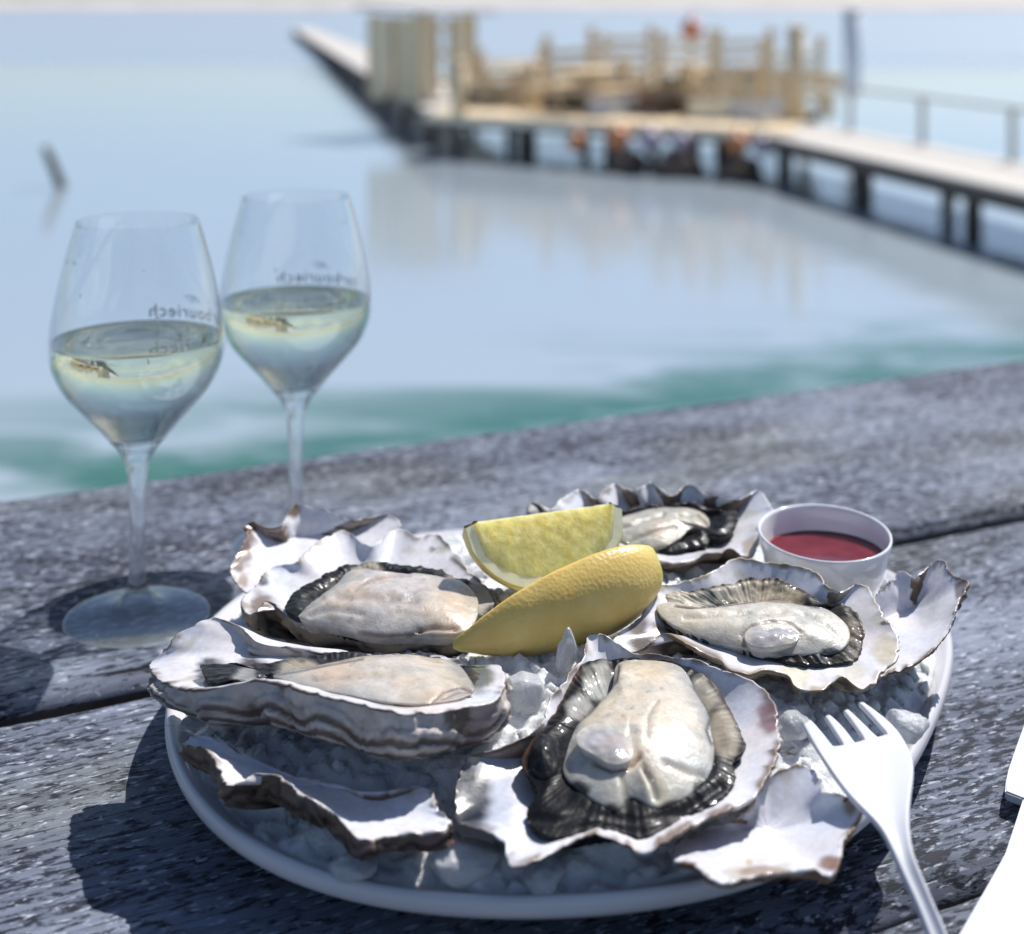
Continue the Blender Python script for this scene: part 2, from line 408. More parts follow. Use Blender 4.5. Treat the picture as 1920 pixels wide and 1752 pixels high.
# ------------------------------------------------------------------ setting: water, far shore, quay
ZW = -2.2
ZD = ZW + 0.74
water = link('water', mesh('water', [(-6000, 1.2, ZW), (6000, 1.2, ZW), (6000, 9000, ZW), (-6000, 9000, ZW)], [(0, 1, 2, 3)], smooth=False), M['water'])
tag(water, 'calm pale blue lagoon water with green weed near the table', kind='structure')
def far_shore():
    rnd = random.Random(4); vs, fs = [], []
    n = 160
    for i in range(n):
        x = -2600 + 5200 * i / (n - 1)
        h = 26 + 9 * noise.noise(Vector((i * .11, 1.3, 0))) + 4 * noise.noise(Vector((i * .5, 7, 0)))
        vs += [(x, 2700, ZW - 1), (x, 2705, ZW + 3.5), (x, 2780, ZW + h * .6), (x, 3100, ZW + h), (x, 3600, ZW - 1)]
    for i in range(n - 1):
        for k in range(4):
            a = i * 5 + k; fs.append((a, a + 5, a + 6, a + 1))
    o = link('hills', mesh('hills', vs, fs), M['shore']); tag(o, 'pale low far shore along the horizon', kind='structure')
far_shore()
quay = link('ground', box_mesh('ground', 30, 12, 1.6, 0, (0, -4.6, -.75 - .8)), M['stone']); tag(quay, 'stone quay under the table', kind='structure')

# ------------------------------------------------------------------ table
TA = math.radians(25.0)
table = empty('wooden_table', (0, 0, -.75), TA); tag(table, 'weathered grey wooden plank table beside the water', 'table')
def board(y0, y1, seed):
    L0, L1 = -1.5, 2.1; nx, ny = 240, 22; th = .045
    rnd = random.Random(seed); vs, fs = [], []
    for i in range(nx + 1):
        x = L0 + (L1 - L0) * i / nx
        e0 = .0022 * noise.noise(Vector((x * 9, seed, 0))) + .0012 * noise.noise(Vector((x * 60, seed, 3)))
        e1 = .0022 * noise.noise(Vector((x * 9, seed, 9))) + .0012 * noise.noise(Vector((x * 60, seed, 5)))
        for j in range(ny + 1):
            f = j / ny
            t = .5 - .5 * math.cos(math.pi * f)
            y = (y0 + e0) * (1 - t) + (y1 + e1) * t
            d = min(t, 1 - t) * (y1 - y0)
            z = -.010 * max(0, 1 - d / .011) ** 2 + .0011 * noise.noise(Vector((x * 5, y * 40, seed))) + .0005 * noise.noise(Vector((x * 40, y * 130, seed)))
            vs.append((x, y, z + .75 - .0014))
    row = ny + 1
    for i in range(nx):
        for j in range(ny):
            a = i * row + j; fs.append((a, a + row, a + row + 1, a + 1))
    nb = len(vs)
    for i in range(nx + 1):
        a, b = vs[i * row], vs[i * row + ny]
        vs += [(a[0], a[1], .75 - th), (b[0], b[1], .75 - th)]
    for i in range(nx):
        p, q = nb + 2 * i, nb + 2 * (i + 1)
        fs += [(i * row, p, q, (i + 1) * row), (i * row + ny, (i + 1) * row + ny, q + 1, p + 1), (p, p + 1, q + 1, q)]
    fs.append(tuple([j for j in range(ny, -1, -1)] + [nb, nb + 1]))
    e = nx * row; fs.append(tuple([e + j for j in range(ny + 1)] + [nb + 2 * nx + 1, nb + 2 * nx]))
    bo = link('board', mesh('board', vs, fs), M['board'], table, local=True); bo.data.materials.append(M['wood_dark']); bo.data.polygons.foreach_set('material_index', [0] * (nx * ny) + [1] * (len(fs) - nx * ny))  # board sides and underside in dark wood: shade of the gaps put into colour
for k, (a, b) in enumerate(((.668, .949), (.390, .652), (.114, .385), (-.16, .108))):
    board(a, b, 11.3 + 5.7 * k)
for x in (-.9, 1.4):
    o = link('cross_beam', box_mesh('cross_beam', .09, 1.0, .06, .004, (x, .4, .75 - .0755)), M['wood_dark'], table, local=True)
    for y in (.02, .78):
        link('leg', box_mesh('leg', .085, .085, .642, .004, (x, y, .322)), M['wood_dark'], table, local=True)

# ------------------------------------------------------------------ plate
PC = np.array((.0285, .5885))
rim_px = [(295, 1390), (318, 1490), (400, 1592), (560, 1688), (780, 1724), (1100, 1728), (1330, 1700), (1500, 1652), (1640, 1560),
          (1740, 1410), (1800, 1240), (1795, 1170), (1745, 1110), (1660, 1068), (1500, 1030), (1250, 1008), (1050, 1000), (860, 1002), (640, 1040), (470, 1105), (350, 1210), (302, 1310)]
RIM = catmull([P(u, v, .0200)[:2] for u, v in rim_px], 160)
def smooth_closed(a, it):
    for _ in range(it): a = (np.roll(a, 1, 0) + 2 * a + np.roll(a, -1, 0)) / 4
    return a
RIM = smooth_closed(RIM, 60)
def plate_mesh():
    prof = [(.0, .003), (.30, .003), (.58, .003), (.62, .0005), (.66, .0005), (.69, .005), (.80, .0080), (.90, .0105), (.955, .0150), (.984, .0178), (.996, .0192), (1.0, .0208), (.999, .0230), (.994, .0247), (.986, .0254), (.978, .0251),
            (.968, .0240), (.945, .0210), (.90, .0160), (.84, .0120), (.74, .0095), (.5, .0085), (.2, .008), (0, .008)]
    n = len(RIM); vs, fs = [], []
    for r, z in prof:
        for q in RIM: vs.append((PC[0] + (q[0] - PC[0]) * r, PC[1] + (q[1] - PC[1]) * r, z))
    for i in range(len(prof) - 1):
        for k in range(n):
            k2 = (k + 1) % n; fs.append((i * n + k, i * n + k2, (i + 1) * n + k2, (i + 1) * n + k))
    me = mesh('oval_plate', vs, fs)
    bm = bmesh.new(); bm.from_mesh(me); bmesh.ops.remove_doubles(bm, verts=bm.verts, dist=1e-6); bmesh.ops.recalc_face_normals(bm, faces=bm.faces); bm.to_mesh(me); bm.free()
    me.polygons.foreach_set('use_smooth', [True] * len(me.polygons))
    return me
plate = link('oval_plate', plate_mesh(), M['plate']); tag(plate, 'large oval white plate of ice and oysters', 'plate')

# ------------------------------------------------------------------ oyster shells
PEARL = (.80, .79, .81)
SHELLS = []
def shell_mesh(name, outl, ctr, cz, bz, p=2.2, seed=0.0, ruffle=.0012, brown=.55, spots=(), lines=(), lam=5, lam_amp=.0016, outer=(.40, .34, .29), band=(.10, .06, .045), edge=(.17, .105, .065),
               wave=0.0, wave_k=9, bstart=.05, zexp=1.5, bulge=2.0, N=260, K=30, J=22, pearl=PEARL, folds=.0012, th=.0009):
    pts = [P(u, v, z) for u, v, z in outl]
    R = catmull(pts, N)
    c = P(*ctr); c[2] = cz
    out = R - c; out[:, 2] = 0; ln = np.linalg.norm(out, axis=1)[:, None]; out = out / ln
    ang = np.arctan2(out[:, 1], out[:, 0])
    n1 = nzv(R, 90, seed); n2 = nzv(R, 300, seed + 3); n3 = nzv(R, 800, seed + 5)
    n4 = nzv(R, 1700, seed + 6)
    RB = R.copy()
    for _ in range(6): RB = (np.roll(RB, 1, 0) + 2 * RB + np.roll(RB, -1, 0)) / 4
    R = R + out * (ruffle * (n1 * .9 + n2 * .9 + n3 * .7 + n4 * .5) - .0016 * sstep(.28, .55, n2 + .4 * n3))[:, None]
    R[:, 2] += ruffle * (n1 * .9 + n2 * .6 + n3 * .2)
    vs, cs, rg = [], [], []
    RS = R.copy()
    for _ in range(240): RS = (np.roll(RS, 1, 0) + 2 * RS + np.roll(RS, -1, 0)) / 4
    for k in range(K + 1):
        s = 1 - (1 - k / K) ** 1.35
        rw = float(sstep(.45, 1.0, s)) ** 1.6
        cw = float(sstep(.90, 1.0, s))
        RR = RS * (1 - rw) + (RB * (1 - cw) + R * cw) * rw
        q = c + (RR - c) * s
        q[:, 2] = cz + (RR[:, 2] - cz) * s ** p
        f = np.array([noise.noise(Vector((math.cos(a) * 1.7 + seed, math.sin(a) * 1.7, s * 1.6))) for a in ang])
        f2 = nzv(q, 120, seed + 11)
        q[:, 2] += folds * s * (1.6 * f + .6 * f2) * (1 - .5 * s)
        col = np.tile(np.array(pearl), (N, 1)) * (1 + .05 * f2[:, None])
        g1 = nzv(q, 45, seed + 41); g2 = nzv(q, 38, seed + 51); g3 = nzv(q, 110, seed + 61)
        col = mixc(col, (.70, .76, .86), .55 * sstep(.05, .5, g1)); col = mixc(col, (.84, .76, .71), .5 * sstep(.05, .5, g2))
        col = mixc(col, (.52, .47, .34), .55 * sstep(.22, .55, g3) * (s > .55) * sstep(.55, .9, s))
        e = sstep(.955, 1.0, s + .035 * n1 + .03 * n2) * (brown + .25) * (.25 + 1.2 * sstep(-.05, .30, n1 + .4 * n2))
        col = mixc(col, edge, np.clip(e, 0, 1) * (1 if k > K * .6 else 0))
        vs.append(q); cs.append(col); rg.append(.26 + .35 * np.clip(e, 0, 1))
    # rounded ragged lip
    lip = R + out * (th * .7); lip[:, 2] -= th * .55
    vs.append(lip); cs.append(mixc(np.tile(np.array((.55, .48, .40)), (N, 1)), tuple(x * .6 for x in edge), sstep(-.20 - brown * .5, .10 - brown * .5, n1 + .5 * n2))); rg.append(np.full(N, .6))
    topz = R[:, 2] - th
    sa = np.arange(N) * 2 * math.pi / N; wv = np.sin(sa * wave_k + 1.6 * np.sin(sa * 3 + seed)) if wave else 0 * ang
    for j in range(1, J + 1):
        t = j / J
        sc_ = 1 - t ** bulge
        q = c + (R - c) * sc_
        ph = t * lam + .5 * n1 + .35 * wv + .9 * nzv(R, 28, seed + 2)
        saw = ph - np.floor(ph)
        dz = (1 - t) ** zexp
        q[:, 2] = bz + (topz - bz) * dz
        fade = (1 - t) ** .6 * min(1, t * 5)
        q += out * (lam_amp * (1 - saw) * (1.1 + .7 * n2) * fade)[:, None]
        if wave:
            gw = min(1, (t * 2.6) ** 1.4) * (1 - t) ** .5; q += out * (wave * wv * gw)[:, None]; q[:, 2] += wave * .5 * wv * gw
        nn = nzv(q, 190, seed + 21); nn2 = nzv(q, 60, seed + 31)
        q += out * ((.0013 * nn + .0010 * nzv(q, 420, seed + 71)) * fade)[:, None]
        bcol = np.tile(np.array(outer), (N, 1)) * (1 + .28 * nn[:, None])
        bw = np.clip(sstep(.30, .70, saw + .30 * nn) * sstep(bstart, bstart + .12, t + .10 * nn2 + .05 * wv), 0, 1)
        bcol = mixc(bcol, band, bw * .85)
        bcol = mixc(bcol, (.19, .10, .115), .55 * sstep(.10, .45, nn2) * (1 - bw)); bcol = mixc(bcol, (.07, .055, .03), .8 * sstep(.22, .5, nzv(q, 95, seed + 81)))
        vs.append(q); cs.append(bcol); rg.append(np.full(N, .62))
    V = np.concatenate(vs); C = np.concatenate(cs); G = np.concatenate(rg)
    n_in = (K + 1) * N
    u, v = proj(V)
    for sp in spots:
        (su, sv, sr, scol, sw) = sp[:5]
        dd = np.hypot(u - su, (v - sv) * (sp[5] if len(sp) > 5 else 1.0)) / sr + .25 * nzv(V, 220, 7)
        wgt = (1 - sstep(.5, 1.0, dd)) * sw
        wgt[n_in:] = 0
        C = mixc(C, scol, wgt)
    for ln_, wd, lcol, lw in lines:
        d = seg_dist(u, v, ln_); wgt = np.exp(-(d / wd) ** 2) * lw; wgt[n_in:] = 0; C = mixc(C, lcol, wgt)
    C = np.clip(C, .004, .9)
    rings = (K + 1) + 1 + J
    fs = []
    for i in range(rings - 1):
        for k in range(N):
            k2 = (k + 1) % N
            fs.append((i * N + k, i * N + k2, (i + 1) * N + k2, (i + 1) * N + k))
    fs = fs[N:]                                         # first ring is the centre point
    base = N
    for k in range(N): pass
    cidx = 0
    fan = [(cidx, N + k, N + (k + 1) % N) for k in range(N)]
    fs = fan + [f for f in fs]
    me = mesh(name, V, fs, np.column_stack([C, np.clip(G, .08, .9)]))
    bm = bmesh.new(); bm.from_mesh(me)
    bmesh.ops.delete(bm, geom=[x for x in bm.verts if not x.link_faces], context='VERTS')
    bmesh.ops.recalc_face_normals(bm, faces=bm.faces); bm.to_mesh(me); bm.free()
    me.polygons.foreach_set('use_smooth', [True] * len(me.polygons))
    SHELLS.append(([tuple(x.co) for x in me.vertices], [tuple(f.vertices) for f in me.polygons]))
    return me

def flesh_mesh(name, outl, ctr, zc, bulge, default, edge=None, edge_w=.12, spots=(), lines=(), wr=.0006, wf=160, seed=1.0, skirt=.005, frill=0.0, N=200, K=34, pw=2.4, ringup=0.0, pleat=0.0, pk=105):
    R = catmull([P(u, v, z) for u, v, z in outl], N)
    c = P(ctr[0], ctr[1], zc)
    out = R - c; out[:, 2] = 0; out /= np.linalg.norm(out, axis=1)[:, None]
    if frill:
        fn = nzv(R, 260, seed) + .7 * nzv(R, 600, seed + 2)
        R = R + out * (frill * fn)[:, None]; R[:, 2] += frill * .8 * np.roll(fn, 2)
    vs, cs = [], []
    for k in range(K + 1):
        s = 1 - (1 - k / K) ** 1.2
        q = c + (R - c) * s
        q[:, 2] = zc + (R[:, 2] - zc) * s ** 2 + bulge * (1 - s ** pw) + ringup * math.exp(-((s - .86) / .09) ** 2)
        if pleat: q[:, 2] += pleat * np.sin(np.arange(N) * 2 * math.pi * pk / N + 3 * nzv(R, 40, seed)) * float(sstep(.70, .92, s)) * (.5 + .8 * nzv(R, 60, seed + 5))
        w1 = nzv(q * np.array((1, .45, 1)), wf, seed); w2 = nzv(q, wf * 2.6, seed + 4)
        q[:, 2] += wr * (w1 + .5 * w2) * min(1, (1 - s) * 6 + .3)
        col = np.tile(np.array(default), (N, 1)) * (1 + .10 * w1[:, None] + .05 * w2[:, None])
        if edge is not None:
            e = sstep(1 - edge_w, 1.0, s + .06 * nzv(q, 200, seed + 8)); col = mixc(col, edge, e)
        vs.append(q); cs.append(col)
    for j in (1, 2):
        q = R - out * (.0012 * j); q[:, 2] -= skirt * j / 2
        vs.append(q); cs.append(cs[-1])
    V = np.concatenate(vs); C = np.concatenate(cs)
    u, v = proj(V)
    for sp in spots:
        (su, sv, sr, scol, sw) = sp[:5]
        dd = np.hypot(u - su, (v - sv) * (sp[5] if len(sp) > 5 else 1.0)) / sr + .22 * nzv(V, 260, 3)
        C = mixc(C, scol, (1 - sstep(.55, 1.0, dd)) * sw)
    for ln_, wd, lcol, lw, dep in lines:
        d = seg_dist(u, v, ln_); g = np.exp(-(d / wd) ** 2); C = mixc(C, lcol, g * lw); V[:, 2] -= dep * g
    C = np.clip(C, .004, .85)
    fs = [(0, N + k, N + (k + 1) % N) for k in range(N)]
    for i in range(1, K + 2):
        for k in range(N):
            k2 = (k + 1) % N; fs.append((i * N + k, i * N + k2, (i + 1) * N + k2, (i + 1) * N + k))
    me = mesh(name, V, fs, C)
    bm = bmesh.new(); bm.from_mesh(me)
    bmesh.ops.delete(bm, geom=[x for x in bm.verts if not x.link_faces], context='VERTS')
    bmesh.ops.recalc_face_normals(bm, faces=bm.faces); bm.to_mesh(me); bm.free()
    me.polygons.foreach_set('use_smooth', [True] * len(me.polygons))
    return me
def zed(pts, zf):
    return [(u, v, zf(u, v)) for u, v in pts]
BLACK = (.005, .005, .006)
CREAM = (.66, .595, .50)
TAN = (.40, .36, .30)

def oyster(name, loc, label):
    e = empty(name, loc); tag(e, label, 'oyster', 'opened oysters on the plate'); return e

def beads(e, n, seed):
    rnd = random.Random(seed); body = [c_ for c_ in e.children if c_.name.split('.')[0] in ('body', 'mantle')]
    bm = bmesh.new()
    for _ in range(n):
        b_ = body[0] if rnd.random() < .72 else body[-1]
        b0 = [c_ for c_ in body if c_.name.startswith('body')]; b_ = b0[0] if b0 and rnd.random() < .7 else rnd.choice(body)
        v = rnd.choice(b_.data.vertices)
        if v.normal.z < .3: continue
        r = rnd.choice((.00022, .0003, .0003, .00042, .00065)); rr = bmesh.ops.create_icosphere(bm, subdivisions=1, radius=r)['verts']
        sx, sy = rnd.uniform(.8, 1.5), rnd.uniform(.8, 1.5)
        for q in rr: q.co = Vector((q.co.x * sx, q.co.y * sy, q.co.z * .6)) + v.co + v.normal * r * .15
    me = bpy.data.meshes.new('water_beads'); bm.to_mesh(me); bm.free(); me.polygons.foreach_set('use_smooth', [True] * len(me.polygons))
    o = link('water_beads', me, M['bead'], [c_ for c_ in body if c_.name.startswith('body')][0], local=True); o['kind'] = 'stuff'
# --- A: front oyster facing the camera
def oyster_a():
    zA = lambda u, v: .060 - (v - 1190) / 440 * .022 - max(0, (1000 - u)) / 140 * .001
    e = oyster('oyster', P(1190, 1420, .03), 'open oyster at the front centre, round cream flesh ringed by black mantle')
    o = zed(c1([(700, 90), (790, 105), (900, 170), (1010, 185), (1150, 205), (1290, 255), (1400, 295), (1460, 350), (1500, 430), (1512, 540), (1490, 640), (1440, 730), (1390, 800), (1290, 845), (1190, 885), (1080, 950), (930, 1025), (800, 962),
             (700, 945), (600, 985), (500, 1040), (400, 1095), (348, 1065), (330, 975), (250, 935), (135, 890), (125, 800), (140, 710), (165, 650), (185, 612), (300, 580), (430, 530), (505, 460), (520, 385), (580, 310), (640, 230), (680, 160)]), zA)
    me = shell_mesh('shell', o, (1175, 1400, .03), .037, .024, p=2.0, bulge=1.3, zexp=1.15, seed=1.7, ruffle=.0011, brown=.35,
                    spots=[(910, 1485, 75, (.30, .36, .48), .6, .75), (878, 1492, 56, (.008, .013, .026), .98, .62), (1440, 1345, 26, (.22, .10, .11), .8, .6), (960, 1590, 50, (.55, .60, .72), .4),
                           (1245, 1232, 40, (.10, .07, .05), .7, 1.2), (890, 1418, 22, (.62, .52, .30), .6)],
                    lam=4, outer=(.36, .28, .22), band=(.12, .065, .045))
    link('shell', me, M['shell'], e)
    zm = lambda u, v: zA(u, v) - .0010
    mo = zed(c1([(700, 205), (830, 195), (960, 190), (1100, 225), (1210, 285), (1290, 400), (1350, 510), (1367, 580), (1312, 640), (1322, 720), (1250, 810), (1100, 885), (930, 968), (780, 935), (540, 968), (445, 915), (430, 850), (470, 770), (415, 680), (410, 610), (460, 530), (540, 440), (600, 330), (655, 240)]), zm)
    sp = [(*c1([(735, 290)])[0], 36, (.42, .41, .37), .95, .8), (*c1([(655, 400)])[0], 30, (.36, .35, .32), .85), (*c1([(705, 255)])[0], 15, (.09, .09, .085), .8),
          (*c1([(1200, 340)])[0], 36, (.34, .31, .25), .95, .8), (*c1([(1275, 500)])[0], 36, (.33, .29, .23), .95, .6), (*c1([(1290, 580)])[0], 24, (.25, .21, .16), .8)]
    ln = [(c1([(655, 245), (600, 330), (540, 440), (460, 530), (412, 620), (420, 690)]), 4, (.07, .035, .02), .9, .0), (c1([(1210, 290), (1290, 400), (1352, 510), (1365, 580)]), 4, (.05, .025, .018), .9, 0),
          (c1([(440, 880), (560, 890), (700, 850), (900, 890), (1100, 850), (1260, 740)]), 7, (.03, .03, .034), .6, .0012), (c1([(520, 930), (760, 905), (930, 940), (1120, 865)]), 5, (.035, .034, .036), .5, .0008)]
    link('mantle', flesh_mesh('mantle', mo, (1180, 1400), zm(1180, 1400) - .002, .002, BLACK, spots=sp, lines=ln, wr=.0007, wf=85, seed=2.2, frill=.0006, ringup=.0010, pleat=.00005, N=480), M['mantle'], e)
    bo = zed(c1([(820, 218), (950, 202), (1085, 230), (1150, 320), (1205, 410), (1218, 500), (1232, 600), (1205, 700), (1110, 790), (985, 832), (905, 795), (860, 790), (810, 845), (690, 785), (590, 695), (598, 600), (640, 490), (700, 420), (790, 330)]), lambda u, v: zm(u, v) + .0015)
    sp = [(*c1([(950, 330)])[0], 85, (.64, .56, .45), .6), (*c1([(760, 700)])[0], 70, (.58, .56, .50), .7), (*c1([(1090, 640)])[0], 70, (.60, .59, .54), .7), (*c1([(1000, 760)])[0], 40, (.62, .59, .47), .6),
          (*c1([(885, 845)])[0], 28, BLACK, .98), (*c1([(650, 760)])[0], 26, BLACK, .95), (*c1([(780, 850)])[0], 26, (.02, .015, .012), .95, 1.3), (*c1([(1180, 745)])[0], 24, (.02, .02, .018), .9), (*c1([(1060, 835)])[0], 30, (.015, .013, .012), .9, 1.5)]
    ln = [(c1([(825, 225), (815, 290), (760, 350), (700, 425), (650, 465)]), 3.0, (.04, .03, .04), .95, .0004), (c1([(1145, 315), (1200, 400), (1218, 450), (1200, 500), (1222, 560)]), 3.4, (.02, .015, .02), .95, .0004),
          (c1([(985, 380), (950, 440), (945, 520)]), 3, (.36, .30, .24), .7, .0008), (c1([(930, 660), (960, 720), (985, 790)]), 5, (.40, .33, .25), .6, .0016), (c1([(1020, 640), (1120, 680), (1190, 700)]), 5, (.44, .37, .28), .5, .0014),
          (c1([(840, 700), (850, 780), (870, 830)]), 5, (.34, .28, .20), .6, .0018), (c1([(720, 640), (790, 670), (880, 650), (915, 610)]), 4.5, (.36, .22, .13), .8, .0014)]
    link('body', flesh_mesh('body', bo, (1180, 1375), zm(1180, 1375), .0085, CREAM, edge=(.36, .35, .32), edge_w=.30, spots=sp, lines=ln, wr=.0005, wf=90, seed=4.1), M['body'], e)
    mu = zed(c1([(640, 520), (700, 475), (790, 480), (860, 500), (880, 560), (880, 620), (830, 650), (770, 640), (700, 600), (650, 570)]), lambda u, v: zm(u, v) + .0066)
    link('adductor_muscle', flesh_mesh('muscle', mu, (1135, 1396), zm(1135, 1396) + .0072, .0006, (.43, .41, .42), seed=6, N=90, K=16, edge=(.58, .54, .48), edge_w=.45), M['muscle'], e)
    gb = zed(c1([(455, 560), (500, 520), (560, 540), (570, 600), (560, 680), (510, 705), (455, 680), (440, 620)]), lambda u, v: zm(u, v) + .001)
    link('gill_lobe', flesh_mesh('gill_lobe', gb, (1021, 1418), zm(1021, 1418), .005, (.012, .013, .016), seed=9, N=90, K=16, wr=.0012), M['mantle'], e)
    return e
beads(oyster_a(), 150, 3)

# --- B: left front oyster, seen side on
def oyster_b():
    e = oyster('oyster', P(600, 1380, .036), 'open oyster at the left front with striped brown frilled outside')
    back = [(60, 290, .046), (110, 240, .048), (172, 195, .051), (182, 150, .053), (290, 82, .057), (350, 56, .058), (430, 62, .058), (520, 92, .058), (600, 160, .057), (700, 190, .056), (800, 202, .056), (900, 225, .056), (1000, 236, .056), (1150, 236, .056), (1300, 236, .056), (1500, 241, .057),
            (1600, 256, .058), (1680, 286, .059), (1760, 300, .060), (1840, 287, .061), (1880, 335, .062), (1878, 400, .063), (1830, 470, .065)]
    front = [(1700, 500, .066), (1560, 528, .067), (1400, 540, .068), (1280, 530, .068), (1100, 480, .067), (900, 440, .066), (750, 398, .065), (620, 368, .064), (500, 385, .062), (400, 405, .060), (300, 425, .057), (200, 410, .053), (110, 368, .049)]
    o = [(*c2([(x, y)])[0], z) for x, y, z in back + front]
    me = shell_mesh('shell', o, (640, 1275, .04), .052, .029, p=2.0, seed=4.4, ruffle=.0010, brown=.30, lam=5.0, lam_amp=.0018, wave=.0062, wave_k=12, bulge=4.2, zexp=.80, J=64, bstart=.16, outer=(.58, .52, .47), band=(.085, .042, .026),
                    spots=[(395, 1258, 34, (.012, .015, .025), .95), (430, 1190, 60, (.78, .72, .70), .5), (895, 1262, 40, (.10, .09, .05), .9, .8), (470, 1252, 34, (.02, .02, .022), .9, 1.6), (900, 1245, 18, (.16, .20, .08), .7)])
    link('shell', me, M['shell'], e)
    zm = lambda u, v: .0565 + (v - 1225) / 110 * .0085
    mo = zed(c2([(325, 300), (380, 290), (440, 300), (520, 300), (600, 288), (700, 275), (850, 252), (1000, 243), (1200, 241), (1450, 246), (1600, 262), (1700, 300), (1800, 310), (1840, 370), (1800, 430), (1700, 470), (1550, 500), (1400, 512), (1200, 490), (1000, 446), (850, 412), (720, 378), (600, 352), (480, 370), (380, 385), (335, 350)]), lambda u, v: zm(u, v) - .002)
    sp = [(560, 1262, 50, (.40, .36, .30), .8, 1.4), (460, 1272, 26, (.42, .40, .38), .8), (905, 1268, 34, (.07, .06, .035), .8)]
    link('mantle', flesh_mesh('mantle', mo, (640, 1278), zm(640, 1278) - .004, .001, (.022, .021, .024), spots=sp, wr=.001, seed=3.2, frill=.0008, ringup=.0012, pleat=.00005, N=480), M['mantle'], e)
    bo = zed(c2([(690, 348), (780, 325), (900, 300), (1020, 275), (1150, 258), (1350, 248), (1540, 258), (1640, 292), (1700, 360), (1722, 425), (1640, 470), (1480, 492), (1280, 482), (1100, 450), (950, 425), (800, 385)]), lambda u, v: zm(u, v))
    ln = [(c2([(1500, 490), (1570, 430), (1650, 405), (1710, 425)]), 2.6, (.16, .08, .05), .85, .0008), (c2([(1560, 470), (1640, 435), (1710, 432)]), 2.2, (.2, .11, .08), .7, .0006), (c2([(700, 345), (850, 320), (1000, 285), (1150, 262)]), 3, (.12, .11, .10), .8, .0004), (c2([(900, 370), (1100, 350), (1300, 350)]), 6, (.46, .35, .27), .5, .0006)]
    sp = [(640, 1266, 60, (.56, .43, .33), .5, 1.6), (780, 1280, 80, (.62, .53, .42), .5), (700, 1300, 60, (.60, .58, .55), .5)]
    link('body', flesh_mesh('body', bo, (700, 1275), zm(700, 1275) - .001, .0045, (.62, .55, .46), edge=(.40, .38, .35), edge_w=.32, spots=sp, lines=ln, wr=.0005, wf=90, seed=8.1), M['body'], e)
    return e
beads(oyster_b(), 60, 4)

